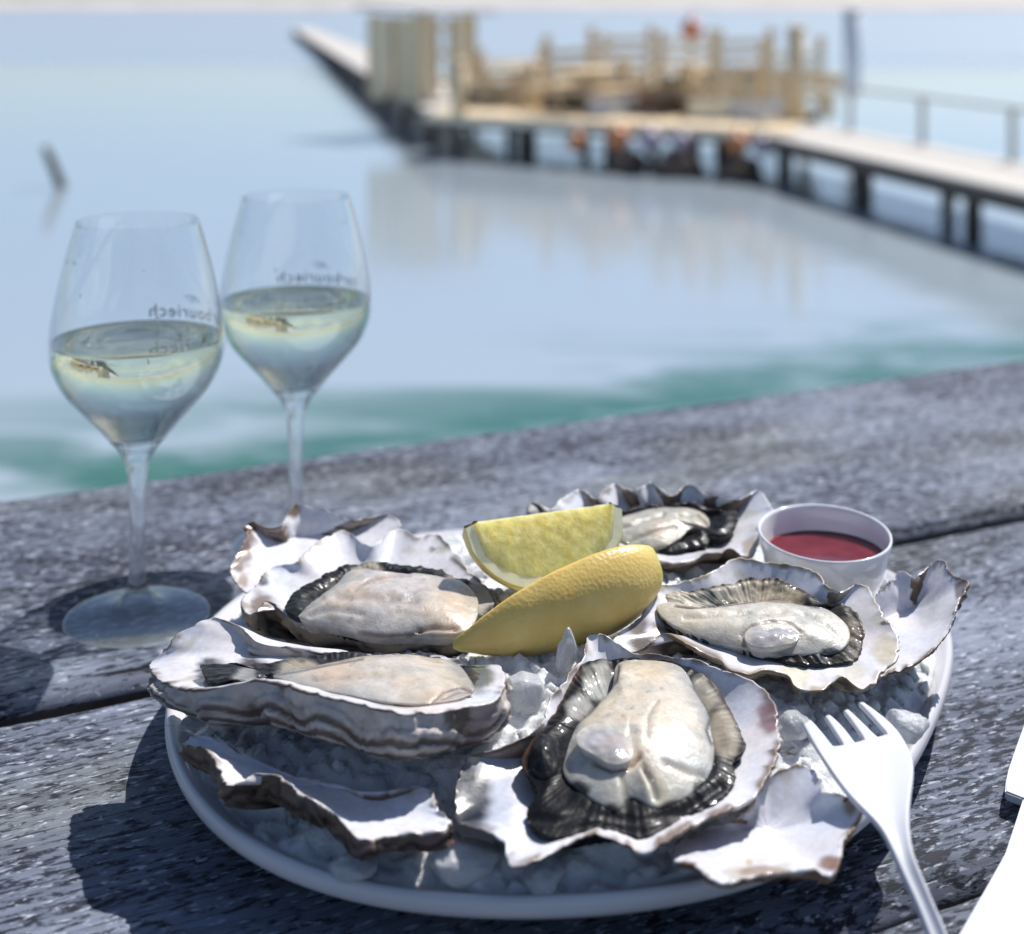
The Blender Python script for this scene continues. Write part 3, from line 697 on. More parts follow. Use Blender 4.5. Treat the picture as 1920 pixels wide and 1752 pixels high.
# --- D: back left oyster
def oyster_d():
    e = oyster('oyster', P(700, 1150, .04), 'open oyster at the back left with plump grey cream flesh')
    pts = [(285, 600, .058), (330, 535, .060), (385, 492, .062), (460, 482, .064), (540, 470, .067), (600, 415, .071), (680, 335, .075), (760, 283, .078), (830, 262, .079), (900, 292, .078), (960, 332, .077), (1020, 355, .076), (1080, 318, .078), (1130, 272, .079), (1185, 246, .080), (1240, 270, .079), (1300, 298, .078), (1380, 290, .078), (1440, 292, .077), (1500, 350, .074),
           (1555, 405, .071), (1650, 500, .067), (1740, 590, .063), (1805, 660, .060), (1832, 760, .057), (1840, 860, .055), (1785, 920, .054), (1700, 962, .0535), (1600, 976, .0535), (1480, 966, .054), (1350, 960, .054), (1200, 956, .054), (1050, 958, .054), (960, 932, .054), (900, 902, .0545), (800, 890, .055), (700, 888, .055), (620, 878, .055), (540, 840, .056), (470, 790, .057),
           (420, 745, .058), (380, 712, .060), (330, 715, .060), (265, 780, .058), (212, 782, .056), (190, 720, .056), (200, 660, .057), (240, 632, .057)]
    o = [(*c3([(x, y)])[0], .055 + (z - .055) * (.42 if z > .055 else 1)) for x, y, z in pts]
    me = shell_mesh('shell', o, (705, 1135, .05), .050, .036, p=1.9, seed=7.9, ruffle=.0010, brown=.2, lam=3.5, lam_amp=.002, wave=.0012, wave_k=15, outer=(.30, .25, .18), band=(.045, .035, .025), edge=(.20, .14, .09),
                    spots=[(493, 1090, 14, (.05, .055, .05), .9), (490, 1140, 30, (.16, .10, .075), .85, .8), (780, 1012, 9, (.34, .20, .08), .6, 2), (590, 1015, 30, (.66, .58, .53), .4), (925, 1170, 24, (.05, .03, .02), .9, .5), (810, 1030, 8, (.12, .11, .11), .7), (600, 1180, 30, (.5, .40, .36), .6, 1.5)],
                    lines=[(c3([(1450, 290), (1500, 340), (1550, 375)]), 4, (.05, .045, .04), .9), (c3([(1540, 440), (1640, 520), (1760, 620), (1810, 740), (1830, 860)]), 5, (.07, .04, .028), .9)])
    link('shell', me, M['shell'], e)
    zm = lambda u, v: .0563 + (1195 - v) / 140 * .0072
    mo = zed(c3([(455, 755), (540, 645), (640, 592), (760, 522), (870, 482), (1000, 466), (1150, 470), (1300, 490), (1450, 512), (1540, 552), (1640, 588), (1730, 625), (1792, 690), (1800, 790), (1760, 870), (1690, 935), (1550, 945), (1300, 938), (1100, 944), (940, 915), (800, 885), (690, 872), (580, 835)]), lambda u, v: zm(u, v) - .001)
    sp = [(905, 1110, 34, (.50, .50, .48), .85, .7), (860, 1078, 28, (.40, .33, .26), .7, 1.4), (690, 1075, 36, (.45, .40, .33), .8, 1.2)]
    link('mantle', flesh_mesh('mantle', mo, (700, 1130), zm(700, 1130) - .004, .001, (.016, .017, .018), spots=sp, wr=.001, seed=5.2, frill=.0009, ringup=.001, pleat=.00005, N=480), M['mantle'], e)
    bo = zed(c3([(545, 805), (600, 735), (700, 665), (800, 595), (860, 525), (950, 498), (1060, 515), (1200, 528), (1350, 535), (1500, 562), (1610, 592), (1690, 680), (1705, 760), (1685, 840), (1630, 900), (1500, 925), (1300, 920), (1100, 926), (950, 908), (850, 880), (700, 850), (600, 832)]), lambda u, v: zm(u, v) + .001)
    ln = [(c3([(910, 630), (1000, 570), (1130, 545), (1260, 540)]), 4, (.40, .30, .28), .8, .0010), (c3([(800, 680), (950, 670), (1100, 690), (1300, 700)]), 10, (.36, .30, .27), .6, .0012), (c3([(1320, 900), (1420, 880), (1560, 890)]), 4, (.24, .13, .07), .8, .001),
          (c3([(540, 780), (620, 730), (700, 690)]), 6, (.42, .35, .28), .5, .001), (c3([(930, 910), (1100, 930), (1250, 925), (1340, 900)]), 3, (.08, .06, .05), .9, .0006), (c3([(620, 800), (760, 760), (950, 790)]), 7, (.58, .56, .54), .5, .0008)]
    sp = [(840, 1150, 60, (.62, .50, .38), .5), (700, 1170, 60, (.58, .56, .53), .6, 1.3), (740, 1090, 70, (.58, .55, .54), .5, 2.2)]
    link('body', flesh_mesh('body', bo, (720, 1135), zm(720, 1135), .0075, (.56, .50, .44), edge=(.38, .37, .35), edge_w=.32, spots=sp, lines=ln, wr=.0006, wf=90, seed=12.1), M['body'], e)
    return e
beads(oyster_d(), 90, 5)

# --- E: right oyster
def oyster_e():
    e = oyster('oyster', P(1420, 1190, .04), 'open oyster at the right below the cup, long flat cream flesh with round muscle')
    zE = lambda u, v: .050 + (1290 - v) / 230 * .019
    pts = [(225, 290), (235, 235), (300, 212), (420, 192), (500, 168), (570, 118), (640, 82), (740, 86), (830, 96), (900, 104), (960, 114), (1040, 132), (1090, 162), (1130, 210), (1200, 236), (1280, 206), (1340, 230), (1380, 300), (1412, 360), (1452, 420), (1492, 470), (1495, 550), (1478, 592), (1420, 650), (1380, 712), (1310, 746), (1258, 722), (1215, 690),
           (1155, 702), (1100, 746), (1020, 746), (960, 722), (928, 672), (860, 652), (800, 645), (735, 672), (690, 662), (620, 640), (580, 592), (500, 556), (400, 508), (320, 460), (262, 470), (200, 520), (110, 542), (25, 495), (80, 440), (160, 370)]
    o = zed(c4(pts), zE)
    me = shell_mesh('shell', o, (1440, 1175, .05), .051, .036, p=1.9, bulge=1.3, zexp=1.15, seed=10.3, ruffle=.0010, brown=.35, lam=3.5, lam_amp=.002, outer=(.34, .29, .20), band=(.07, .05, .035), edge=(.40, .31, .18),
                    spots=[(1195, 1170, 26, (.10, .06, .045), .85, .6), (1205, 1205, 30, (.05, .035, .03), .9, 1.2), (1470, 1062, 14, (.26, .16, .06), .8, 1.6), (1560, 1095, 22, (.30, .18, .08), .85, 1.4), (1660, 1220, 34, (.62, .54, .38), .7), (1630, 1150, 40, (.60, .52, .40), .4), (1490, 1270, 40, (.70, .66, .46), .7, 1.2), (1600, 1262, 30, (.66, .60, .44), .6), (1380, 1250, 14, (.6, .62, .64), .5)],
                    lines=[(c4([(1080, 165), (1120, 205), (1190, 238)]), 4, (.24, .12, .05), .9), (c4([(240, 420), (400, 510), (560, 580), (620, 650), (735, 680)]), 7, (.16, .10, .045), .85)])
    link('shell', me, M['shell'], e)
    zm = lambda u, v: zE(u, v) - .0014
    mo = zed(c4([(250, 300), (350, 245), (480, 238), (600, 205), (720, 180), (860, 182), (960, 215), (1040, 262), (1130, 315), (1220, 312), (1290, 385), (1318, 470), (1290, 580), (1230, 612), (1120, 622), (960, 615), (800, 585), (690, 545), (560, 515), (400, 462), (280, 400)]), zm)
    sp = [(1400, 1110, 90, (.48, .43, .34), .95, 3.0), (1290, 1120, 60, (.50, .46, .37), .9, 2), (1480, 1125, 34, (.44, .39, .30), .9, 1.5), (1595, 1180, 30, (.16, .13, .10), .7), (1600, 1230, 16, (.30, .26, .22), .8), (1540, 1235, 16, (.014, .018, .028), .95)]
    ln = [(c4([(420, 242), (600, 206), (720, 180), (860, 182), (960, 215), (1050, 265)]), 4, (.05, .035, .025), .95, .0003), (c4([(1150, 318), (1230, 330), (1285, 400), (1310, 480), (1280, 570)]), 5, (.04, .033, .025), .8, .0003)]
    link('mantle', flesh_mesh('mantle', mo, (1420, 1165), zm(1420, 1165) - .003, .001, (.03, .028, .026), spots=sp, lines=ln, wr=.001, seed=15.2, frill=.0009, ringup=.001, pleat=.00005, N=480), M['mantle'], e)
    bo = zed(c4([(248, 330), (300, 300), (380, 318), (500, 322), (640, 305), (800, 288), (900, 290), (1000, 310), (1090, 325), (1170, 365), (1235, 430), (1240, 500), (1190, 550), (1100, 560), (980, 568), (850, 570), (740, 545), (640, 520), (520, 490), (400, 445), (300, 395)]), lambda u, v: zm(u, v) + .001)
    ln = [(c4([(345, 318), (420, 328), (600, 315), (800, 287), (950, 297), (1080, 325)]), 2.6, (.07, .05, .05), .95, .0005), (c4([(400, 380), (650, 360), (900, 350)]), 6, (.60, .53, .42), .5, .0008), (c4([(700, 520), (690, 470), (740, 420), (830, 395), (930, 400), (990, 450)]), 3, (.42, .32, .28), .7, .0008), (c4([(1000, 360), (1120, 420), (1190, 480)]), 6, (.50, .50, .46), .5, .0008)]
    sp = [(1270, 1150, 70, (.66, .58, .44), .5), (1560, 1190, 50, (.56, .55, .50), .6), (1555, 1225, 24, (.02, .022, .03), .9, 1.6), (1470, 1232, 30, (.07, .06, .055), .7, 3)]
    link('body', flesh_mesh('body', bo, (1410, 1175), zm(1410, 1175), .005, (.64, .59, .50), edge=(.42, .41, .38), edge_w=.30, spots=sp, lines=ln, wr=.0005, wf=90, seed=17.1), M['body'], e)
    mu = zed(c4([(705, 500), (710, 450), (770, 415), (850, 400), (920, 410), (980, 450), (975, 495), (920, 520), (840, 535), (760, 530)]), lambda u, v: zm(u, v) + .0030)
    link('adductor_muscle', flesh_mesh('muscle', mu, (1446, 1192), zm(1446, 1192) + .0034, .0008, (.43, .41, .42), seed=6.5, N=90, K=16, edge=(.58, .54, .48), edge_w=.45), M['muscle'], e)
    return e
beads(oyster_e(), 90, 6)

# --- G: back oyster
def oyster_g():
    e = oyster('oyster', P(1260, 1000, .045), 'open oyster at the very back behind the lemon wedges')
    zG = lambda u, v: .055 + (1075 - v) / 170 * .016
    pts = [(335, 180), (345, 148), (380, 152), (420, 170), (470, 132), (520, 96), (570, 92), (620, 130), (655, 88), (700, 60), (742, 82), (785, 92), (840, 56), (890, 80), (932, 112), (980, 80), (1030, 72), (1080, 105), (1140, 112), (1200, 126), (1245, 112), (1305, 90), (1350, 150), (1362, 190), (1312, 240), (1302, 300), (1272, 360), (1222, 356), (1180, 332), (1130, 352),
           (1080, 352), (1030, 376), (960, 392), (900, 386), (850, 360), (750, 335), (600, 265), (450, 215), (380, 205)]
    o = zed(c5(pts), zG)
    me = shell_mesh('shell', o, (1260, 995, .05), .051, .038, p=1.9, bulge=1.4, zexp=1.15, seed=13.3, ruffle=.0010, brown=.2, lam=3, lam_amp=.0022, outer=(.16, .11, .085), band=(.04, .027, .022), edge=(.16, .11, .08),
                    spots=[(1000, 955, 20, (.03, .03, .032), .95), (1065, 930, 20, (.3, .29, .28), .6), (1410, 1030, 22, (.38, .26, .13), .7, .7), (1135, 915, 16, (.18, .14, .11), .7)])
    link('shell', me, M['shell'], e)
    zm = lambda u, v: zG(u, v) - .0018
    mo = zed(c5([(560, 215), (700, 185), (830, 148), (950, 148), (1030, 135), (1080, 160), (1150, 172), (1212, 178), (1205, 240), (1160, 275), (1090, 275), (1090, 310), (1000, 330), (950, 345), (850, 335), (700, 300), (600, 260)]), zm)
    link('mantle', flesh_mesh('mantle', mo, (1240, 985), zm(1240, 985) - .003, .001, (.014, .014, .016), wr=.0008, wf=120, seed=25.2, frill=.0007, ringup=.0012, pleat=.00005, N=480), M['mantle'], e)
    bo = zed(c5([(580, 225), (720, 200), (850, 165), (950, 160), (1030, 168), (1085, 200), (1090, 240), (1020, 245), (970, 290), (900, 325), (800, 325), (700, 290), (620, 250)]), lambda u, v: zm(u, v) + .001)
    sp = [(1240, 990, 24, (.56, .42, .33), .6), (1180, 1010, 40, (.52, .51, .44), .5)]
    ln = [(c5([(700, 250), (820, 215), (900, 190)]), 4, (.36, .34, .27), .6, .001), (c5([(760, 300), (860, 260), (950, 240)]), 4, (.38, .36, .28), .6, .001), (c5([(960, 190), (1040, 190), (1080, 230)]), 4, (.30, .28, .20), .6, .001)]
    link('body', flesh_mesh('body', bo, (1220, 985), zm(1220, 985), .004, (.52, .49, .41), edge=(.25, .24, .2), edge_w=.15, spots=sp, lines=ln, wr=.0006, wf=100, seed=27.1), M['body'], e)
    return e
beads(oyster_g(), 60, 7)

# --- empty half shells
def empties():
    def add(pts, cf, ctr, cz, bz, label, z0=.05, zk=1.0, **kw):
        o = [(*cf([(x, y)])[0], z0 + (z - z0) * zk) for x, y, z in pts]
        me = shell_mesh('oyster_shell', o, ctr, cz, bz, **kw)
        ob = link('oyster_shell', me, M['shell']); tag(ob, label, 'shell', 'empty half shells tucked among the oysters'); return ob
    add([(232, 690, .043), (290, 655, .043), (350, 655, .043), (430, 670, .042), (505, 740, .040), (580, 810, .038), (720, 850, .036), (1000, 905, .036), (1140, 955, .038), (1230, 955, .040), (1330, 948, .041), (1450, 924, .042), (1505, 955, .042), (1535, 1040, .042), (1605, 1110, .042),
         (1540, 1150, .042), (1450, 1152, .042), (1300, 1152, .0425), (1150, 1182, .043), (1060, 1110, .043), (980, 1030, .0435), (870, 970, .044), (760, 905, .044), (700, 852, .0445), (600, 846, .044), (540, 880, .0435), (450, 905, .043), (400, 790, .043), (345, 720, .043)],
        c2, (600, 1500, .03), .035, .030, 'empty white half shell with ragged brown edge below the left front oyster', p=1.5, seed=21.2, ruffle=.0016, brown=.25, lam=3.0, lam_amp=.0030, wave=.0012, wave_k=17, bulge=3.2, outer=(.16, .10, .065), band=(.035, .024, .022), edge=(.20, .13, .08), K=26, J=26)
    add([(200, 225, .074), (250, 206, .075), (290, 216, .074), (330, 232, .073), (400, 236, .073), (442, 216, .074), (470, 170, .076), (492, 120, .078), (540, 86, .080), (620, 96, .080), (700, 112, .079), (780, 150, .077), (850, 180, .076), (920, 186, .076), (1000, 172, .076), (1080, 156, .077), (1140, 156, .077), (1190, 192, .075), (1190, 240, .072),
         (1100, 340, .065), (950, 430, .058), (750, 520, .053), (500, 600, .050), (330, 650, .049), (230, 660, .050), (150, 590, .053), (112, 505, .058), (152, 405, .063), (200, 330, .068), (214, 275, .071)],
        c3, (560, 1020, .05), .0535, .046, 'empty white half shell standing behind the back left oyster', zk=.55, p=1.6, bulge=1.3, zexp=1.15, seed=23.2, ruffle=.0010, brown=.30, edge=(.15, .075, .035), band=(.07, .045, .03), spots=[(455, 1010, 30, (.14, .075, .04), .9, .45), (470, 985, 20, (.13, .065, .035), .9), (548, 955, 20, (.12, .065, .035), .9), (445, 1060, 16, (.20, .13, .09), .8), (455, 1090, 14, (.35, .25, .16), .7)])
    add([(1370, 270, .056), (1430, 222, .058), (1482, 142, .062), (1530, 130, .063), (1590, 170, .062), (1640, 122, .064), (1700, 82, .066), (1742, 102, .066), (1762, 160, .064), (1822, 190, .064), (1840, 222, .063), (1800, 300, .061), (1770, 400, .057), (1730, 470, .054), (1650, 560, .050), (1560, 622, .047), (1420, 682, .044), (1330, 742, .042), (1260, 735, .040),
         (1240, 620, .040), (1280, 480, .043), (1330, 350, .050)],
        c4, (1700, 1180, .04), .048, .036, 'empty white half shell leaning at the right beside the cup', p=1.5, bulge=1.35, zexp=1.15, seed=26.2, ruffle=.0013, brown=.35, edge=(.17, .11, .08), outer=(.22, .15, .10), band=(.08, .05, .035), spots=[(1780, 1055, 12, (.14, .10, .08), .9, .6), (1800, 1105, 14, (.14, .09, .08), .8, .6), (1735, 1140, 30, (.50, .52, .56), .5, .7)])
    add([(1380, 850, .038), (1430, 735, .042), (1500, 690, .045), (1590, 660, .046), (1650, 666, .046), (1682, 702, .046), (1705, 762, .046), (1790, 780, .0465), (1850, 792, .046), (1862, 850, .045), (1830, 910, .0435), (1792, 962, .043), (1772, 1040, .042), (1735, 1125, .041), (1640, 1105, .041), (1560, 1105, .041), (1420, 1118, .0405), (1290, 1150, .040), (1220, 1138, .039), (1150, 1090, .037), (1062, 1058, .035),
         (1080, 980, .033), (1200, 920, .033)],
        c1, (1440, 1570, .03), .033, .029, 'empty white half shell at the right front under the fork', p=1.5, seed=29.2, ruffle=.0012, brown=.40, edge=(.24, .135, .07), outer=(.26, .15, .09), band=(.10, .05, .03), bulge=1.6, zexp=1.2, spots=[(1595, 1505, 18, (.30, .22, .12), .85, .6), (1560, 1620, 34, (.26, .13, .07), .9, 1.8), (1430, 1635, 60, (.30, .18, .09), .7, 4), (1405, 1618, 10, (.55, .42, .2), .6), (1400, 1530, 36, (.10, .11, .14), .6)])
empties()

# ------------------------------------------------------------------ lemon wedges
def lemon_wedge(tips, facing, half, R0, label, lean=1.0):
    """tips: the two ends of the wedge's straight core edge; facing: direction of the middle of the peel; half: half sector angle"""
    a, b = Vector(tips[0]), Vector(tips[1]); ax = (b - a); L = ax.length; ax.normalize()
    f = Vector(facing); f = (f - ax * f.dot(ax)).normalized(); g = ax.cross(f)
    e = empty('lemon_wedge', (a + b) / 2 + f * R0 * .5); tag(e, label, 'lemon wedge', 'lemon wedges on the ice')
    nx, na = 48, 26
    def rad(t):
        x = 2 * max(0.0, t) ** lean - 1
        r = math.sqrt(max(0, 1 - abs(x) ** 2.3))
        nub = .16 * math.exp(-((t - 1.0) / .055) ** 2) + .10 * math.exp(-((t) / .05) ** 2)
        return R0 * max(.02, r * .97 + nub * .6)
    def pt(t, ang, k):
        return a + ax * (L * (.5 + (t - .5) * (1 if k > .9 else .93))) + (f * math.cos(ang) + g * math.sin(ang)) * rad(t) * k
    vs, fs, cs = [], [], []
    for i in range(nx + 1):
        t = i / nx
        for j in range(na + 1):
            an = -half + 2 * half * j / na
            p = pt(t, an, 1.0)
            p += (p - (a + ax * L * t)).normalized() * R0 * .018 * noise.noise(p * 90)
            vs.append(p)
            gr = max(0, (t - .93) / .07) + .6 * max(0, (.06 - t) / .06)
            cs.append((.40, .44, .08, min(1, gr)))
    row = na + 1
    for i in range(nx):
        for j in range(na):
            q = i * row + j; fs.append((q, q + row, q + row + 1, q + 1))
    nb = len(vs)                                     # inner side of the peel, 2 mm in
    for i in range(nx + 1):
        for j in (0, na):
            vs.append(pt(i / nx, -half + 2 * half * j / na, .945)); cs.append((.70, .60, .14, 1))
    for i in range(nx):
        fs.append((i * row, nb + 2 * i, nb + 2 * i + 2, (i + 1) * row)); fs.append((i * row + na, (i + 1) * row + na, nb + 2 * i + 3, nb + 2 * i + 1))
    link('peel', mesh('peel', vs, fs, np.array(cs)), M['peel'], e)
    for part, mat in (('pith', 'pith'), ('pulp', 'pulp')):
        vs, fs, cs = [], [], []
        nk = 14 if part == 'pulp' else 4
        for side in (-1, 1):
            o0 = len(vs)
            dr = f * math.cos(side * half) + g * math.sin(side * half); nrm = (g * math.cos(side * half) - f * math.sin(side * half)) * side
            for i in range(nx + 1):
                t = i / nx
                pe = pt(t, side * half, .945)
                pb = a + ax * (L * (.5 + (t - .5) * .84)) + dr * (rad(.5 + (t - .5) * .90) * .80)
                pc = a + ax * (L * (.5 + (t - .5) * .84))
                if t < .001 or t > .999: pb = pc.lerp(pe, .45)
                for k in range(nk + 1):
                    q = k / nk
                    if part == 'pulp':
                        p = pc.lerp(pb, q)
                        p += nrm * (.0008 * math.sin(math.pi * q) + .0004 * noise.noise(p * 260))
                        y = .5 + .5 * noise.noise(Vector((t * 26, q * 2, side)))
                        ed = max(0, 1 - k / 2.0)
                        sg = math.exp(-((q - .5) / .03) ** 2) * .0; y2 = .5 + .5 * noise.noise(Vector((t * 70, q * 5, side * 3))); cs.append((.92 + .03 * y, .82 + .10 * y - .05 * y2, .30 + .20 * y + .30 * ed - .08 * y2, 1))
                    else:
                        p = pb.lerp(pe, q)
                    vs.append(p)
            r2 = nk + 1
            for i in range(nx):
                for k in range(nk):
                    q = o0 + i * r2 + k; fs.append((q, q + r2, q + r2 + 1, q + 1))
        link(part, mesh(part, vs, fs, np.array(cs) if part == 'pulp' else None), M[mat], e)
    return e
lemon_wedge((P(872, 982, .088), P(1160, 966, .088) + np.array((.002, .016, 0))), (.20, .24, -.94), math.radians(36), .0330, 'lemon wedge showing its pale yellow cut face, standing behind the other wedge')
lemon_wedge((P(850, 1256, .051) + np.array((-.001, .012, .004)), P(1236, 1092, .071) + np.array((0, .012, .004))), (.08, -.94, .04), math.radians(58), .0200, 'lemon wedge lying peel outwards with its golden rind towards the front', 1.5)

# ------------------------------------------------------------------ cup of vinegar
def cup():
    c = P(1546, 999, .068); r = 124.0 * c[1] / F
    e = empty('small_cup', (c[0], c[1], c[2])); tag(e, 'small white porcelain cup holding red vinegar', 'cup')
    tilt = math.radians(4.5)
    hgt = .037
    prof_o = [(0, -hgt), (.55, -hgt), (.60, -hgt + .0015), (.74, -hgt + .008), (.88, -.017), (.955, -.007), (.992, -.0008), (.988, .0004), (.965, .0004), (.948, -.001), (.92, -.007), (.84, -.017), (.70, -.028), (.5, -.0335), (0, -.034)]
    me = lathe('bowl', [(a * r, z) for a, z in prof_o], 96)
    o = link('bowl', me, M['cup'], e, local=True)
    o.rotation_euler = (tilt, 0, 0)
    # vinegar level: horizontal surface inside
    lr = 109.0 * c[1] / F
    zl = -.0095
    prof = [(0, zl), (lr * .9, zl), (lr * .985, zl + .0001), (lr * 1.0, zl + .0006), (lr * .99, zl - .004), (lr * .8, zl - .012), (0, zl - .014)]
    v = link('vinegar', lathe('vinegar', prof, 72), M['vinegar'])
    v.location = (c[0] + .0006, c[1] + .0004, c[2]); tag(v, 'dark red shallot vinegar filling the small white cup', 'vinegar')
cup()

# ------------------------------------------------------------------ wine glasses
GP = [(.0, .0), (.0345, .0), (.0360, .0008), (.0356, .0018), (.030, .0030), (.020, .0046), (.0105, .0070), (.0085, .0105), (.0062, .0130), (.0046, .0165), (.0041, .030), (.0041, .050), (.0045, .066), (.0056, .076), (.0078, .0815), (.0105, .0858), (.0134, .0890)]
BOWL = [(.0134, .0890), (.0200, .0970), (.0282, .1062), (.0360, .1155), (.0408, .1250), (.0430, .1345), (.0427, .1440), (.0412, .1540), (.0386, .1670), (.0352, .1810), (.0322, .1915), (.0302, .1985)]
def glass(c, label, text_ang, seed):
    e = empty('wine_glass', tuple(c)); tag(e, label, 'wine glass', 'stemmed glasses of white wine')
    b = catmull(BOWL, 60, closed=False)
    inn = [(max(.0001, r - .0010), z + .0002) for r, z in b[::-1]]
    inn = [q for q in inn if q[1] > .0905] + [(.010, .0905), (0, .0900)]
    top = [(b[-1][0] - .0003, b[-1][1] + .0005), (b[-1][0] - .0008, b[-1][1] + .0004)]
    me = lathe('bowl', [tuple(x) for x in b] + top + inn, 96); bowl = link('bowl', me, M['glass_wall'], e, local=True)
    s = catmull(GP[1:], 60, closed=False)
    link('stem', lathe('stem', [tuple(x) for x in s if x[1] > .0069] + [(0, .0889)], 64), M['glass_solid'], e, local=True)
    link('foot', lathe('foot', [(0, 0)] + [tuple(x) for x in s if x[1] <= .0072] + [(0, .0072)], 96), M['glass_foot'], e, local=True)
    # wine: fills the bowl up to its level
    lv = .1392
    w_ = [(max(.0001, r - .0013), z) for r, z in b if .0912 < z < lv]
    rl = w_[-1][0]
    prof = [(0, .0908), (.0095, .0909), (.0118, .0914)] + [q for q in w_ if q[0] > .0120] + [(rl + .0001, lv + .0006), (rl - .0006, lv + .0001), (rl - .0022, lv - .0003), (0, lv - .0003)]
    wn = link('wine', lathe('wine', prof, 96), M['wine']); wn.location = tuple(c)
    tag(wn, 'pale white wine in the ' + ('front left glass' if seed == 1 else 'rear glass beside the oysters'), 'wine', 'white wine in the glasses')
    # lettering printed round the far side of the bowl, read from outside
    cu = bpy.data.curves.new('lettering', 'FONT'); cu.body = 'tarbouriech'; cu.size = .0098; cu.align_x = 'CENTER'; cu.space_character = 1.12; cu.resolution_u = 3; cu.offset = .00004
    to = bpy.data.objects.new('lettering', cu); COL.objects.link(to)
    bpy.context.view_layer.update()
    tm = to.evaluated_get(bpy.context.evaluated_depsgraph_get()).to_mesh()
    vv = [tuple(x.co) for x in tm.vertices]; ff = [tuple(p.vertices) for p in tm.polygons]
    bpy.data.objects.remove(to); bpy.data.curves.remove(cu)
    # a looped flourish above the word
    fl = [(.010 * math.cos(a * 2.2) * (1 - a / 9), .0105 + .0016 * math.sin(a * 3.1)) for a in np.linspace(0, 6.0, 60)]
    o0 = len(vv)
    for k, (x, y) in enumerate(fl): vv += [(x * .6, y - .00016, 0), (x * .6, y + .00016, 0)]
    for k in range(len(fl) - 1): ff.append((o0 + 2 * k, o0 + 2 * k + 2, o0 + 2 * k + 3, o0 + 2 * k + 1))
    bz_, br_ = b[:, 1], b[:, 0]
    out = []
    for x, y, z in vv:
        h = lv + .0022 + y
        r = float(np.interp(h, bz_, br_)) + .00015
        an = text_ang + x / .0425                     # anticlockwise seen from above = left to right from outside
        out.append((r * math.cos(an), r * math.sin(an), h))
    link('lettering', mesh('lettering', out, ff, smooth=False), M['print'], bowl, local=True)
    # drops on the wall
    rnd = random.Random(seed)
    for k in range(7):
        an = rnd.uniform(-2.6, -.5); h = rnd.uniform(.148, .188); r = float(np.interp(h, bz_, br_)) + .0001
        bm = bmesh.new(); bmesh.ops.create_icosphere(bm, subdivisions=2, radius=rnd.uniform(.0004, .0009))
        for q in bm.verts: q.co.z *= 1.25
        dm = bpy.data.meshes.new('drop'); bm.to_mesh(dm); bm.free(); dm.polygons.foreach_set('use_smooth', [True] * len(dm.polygons))
        d = link('drop', dm, M['glass_solid'], bowl, local=True); d.location = (r * math.cos(an), r * math.sin(an), h)
    return e
glass((-.1875, .710, .0012), 'front left stemmed glass half full of white wine, its foot in view', math.radians(62), 1)
glass((-.1228, .805, .0012), 'stemmed glass of white wine further back, its foot hidden by the shells', math.radians(78), 2)

# ------------------------------------------------------------------ fork and knife
def fork():
    def zf(v): return float(np.interp(v, [1320, 1360, 1400, 1450, 1520, 1600, 1752], [.0560, .0525, .0500, .0490, .0475, .0430, .0290]))
    rows = [((1280, 1687), (1430, 1687)), ((1200, 1480), (1340, 1480)), ((1110, 1300), (1262, 1300)), ((1060, 1170), (1212, 1180)), ((1000, 1045), (1190, 1040)), ((930, 965), (1187, 935)), ((840, 880), (1198, 810)), ((760, 790), (1213, 710)), ((690, 690), (1216, 620)), ((635, 605), (1188, 535))]
    root = [(590, 535), (690, 512), (757, 500), (830, 485), (892, 465), (972, 448), (1036, 430), (1130, 432)]
    mid = [(543, 452), (622, 418), (697, 407), (755, 378), (824, 366), (878, 352), (945, 322), (1050, 340)]
    tip = [(497, 368), (545, 332), (634, 312), (668, 300), (752, 274), (784, 263), (848, 222), (882, 216)]
    def w3(p):
        u, v = c8([p])[0]; return Vector(P(u, v, zf(v)))
    grid = []
    for l, r in rows:
        a, b = w3(l), w3(r)
        row = []
        for k in range(8):
            t = (0, .18, .30, .44, .56, .70, .82, 1.0)[k]
            p = a.lerp(b, t); p.z -= .0016 * math.sin(math.pi * t) ; row.append(p)
        grid.append(row)
    # handle end beyond the picture
    d = (sum((p for p in grid[0]), Vector()) / 8 - sum((p for p in grid[1]), Vector()) / 8).normalized()
    end = []
    for L_, sc_ in ((.074, .55), (.070, .95), (.045, 1.05), (.02, 1.0)):
        ce = sum((p for p in grid[0]), Vector()) / 8
        rw = [ce + (p - ce) * sc_ + d * L_ for p in grid[0]]
        for q in rw: q.z = max(q.z, .0035)
        end.append(rw)
    grid = end + grid
    for lst in (root, mid, tip): grid.append([w3(p) for p in lst])
    bm = bmesh.new(); V = [[bm.verts.new(p) for p in row] for row in grid]
    nr = len(V)
    for i in range(nr - 1):
        for k in range(7):
            if i >= nr - 3 and k % 2 == 1: continue
            bm.faces.new((V[i][k], V[i][k + 1], V[i + 1][k + 1], V[i + 1][k]))
    bmesh.ops.recalc_face_normals(bm, faces=bm.faces)
    me = bpy.data.meshes.new('plastic_fork'); bm.to_mesh(me); bm.free()
    o = link('plastic_fork', me, M['plastic'])
    md = o.modifiers.new('thickness', 'SOLIDIFY'); md.thickness = .0022; md.offset = -1
    md = o.modifiers.new('round', 'BEVEL'); md.width = .0007; md.segments = 2; md.limit_method = 'ANGLE'; md.angle_limit = math.radians(45)
    md = o.modifiers.new('sub', 'SUBSURF'); md.levels = 2; md.render_levels = 2
    me.polygons.foreach_set('use_smooth', [True] * len(me.polygons))
    tag(o, 'white plastic fork with four tines resting on the plate rim', 'fork')
fork()
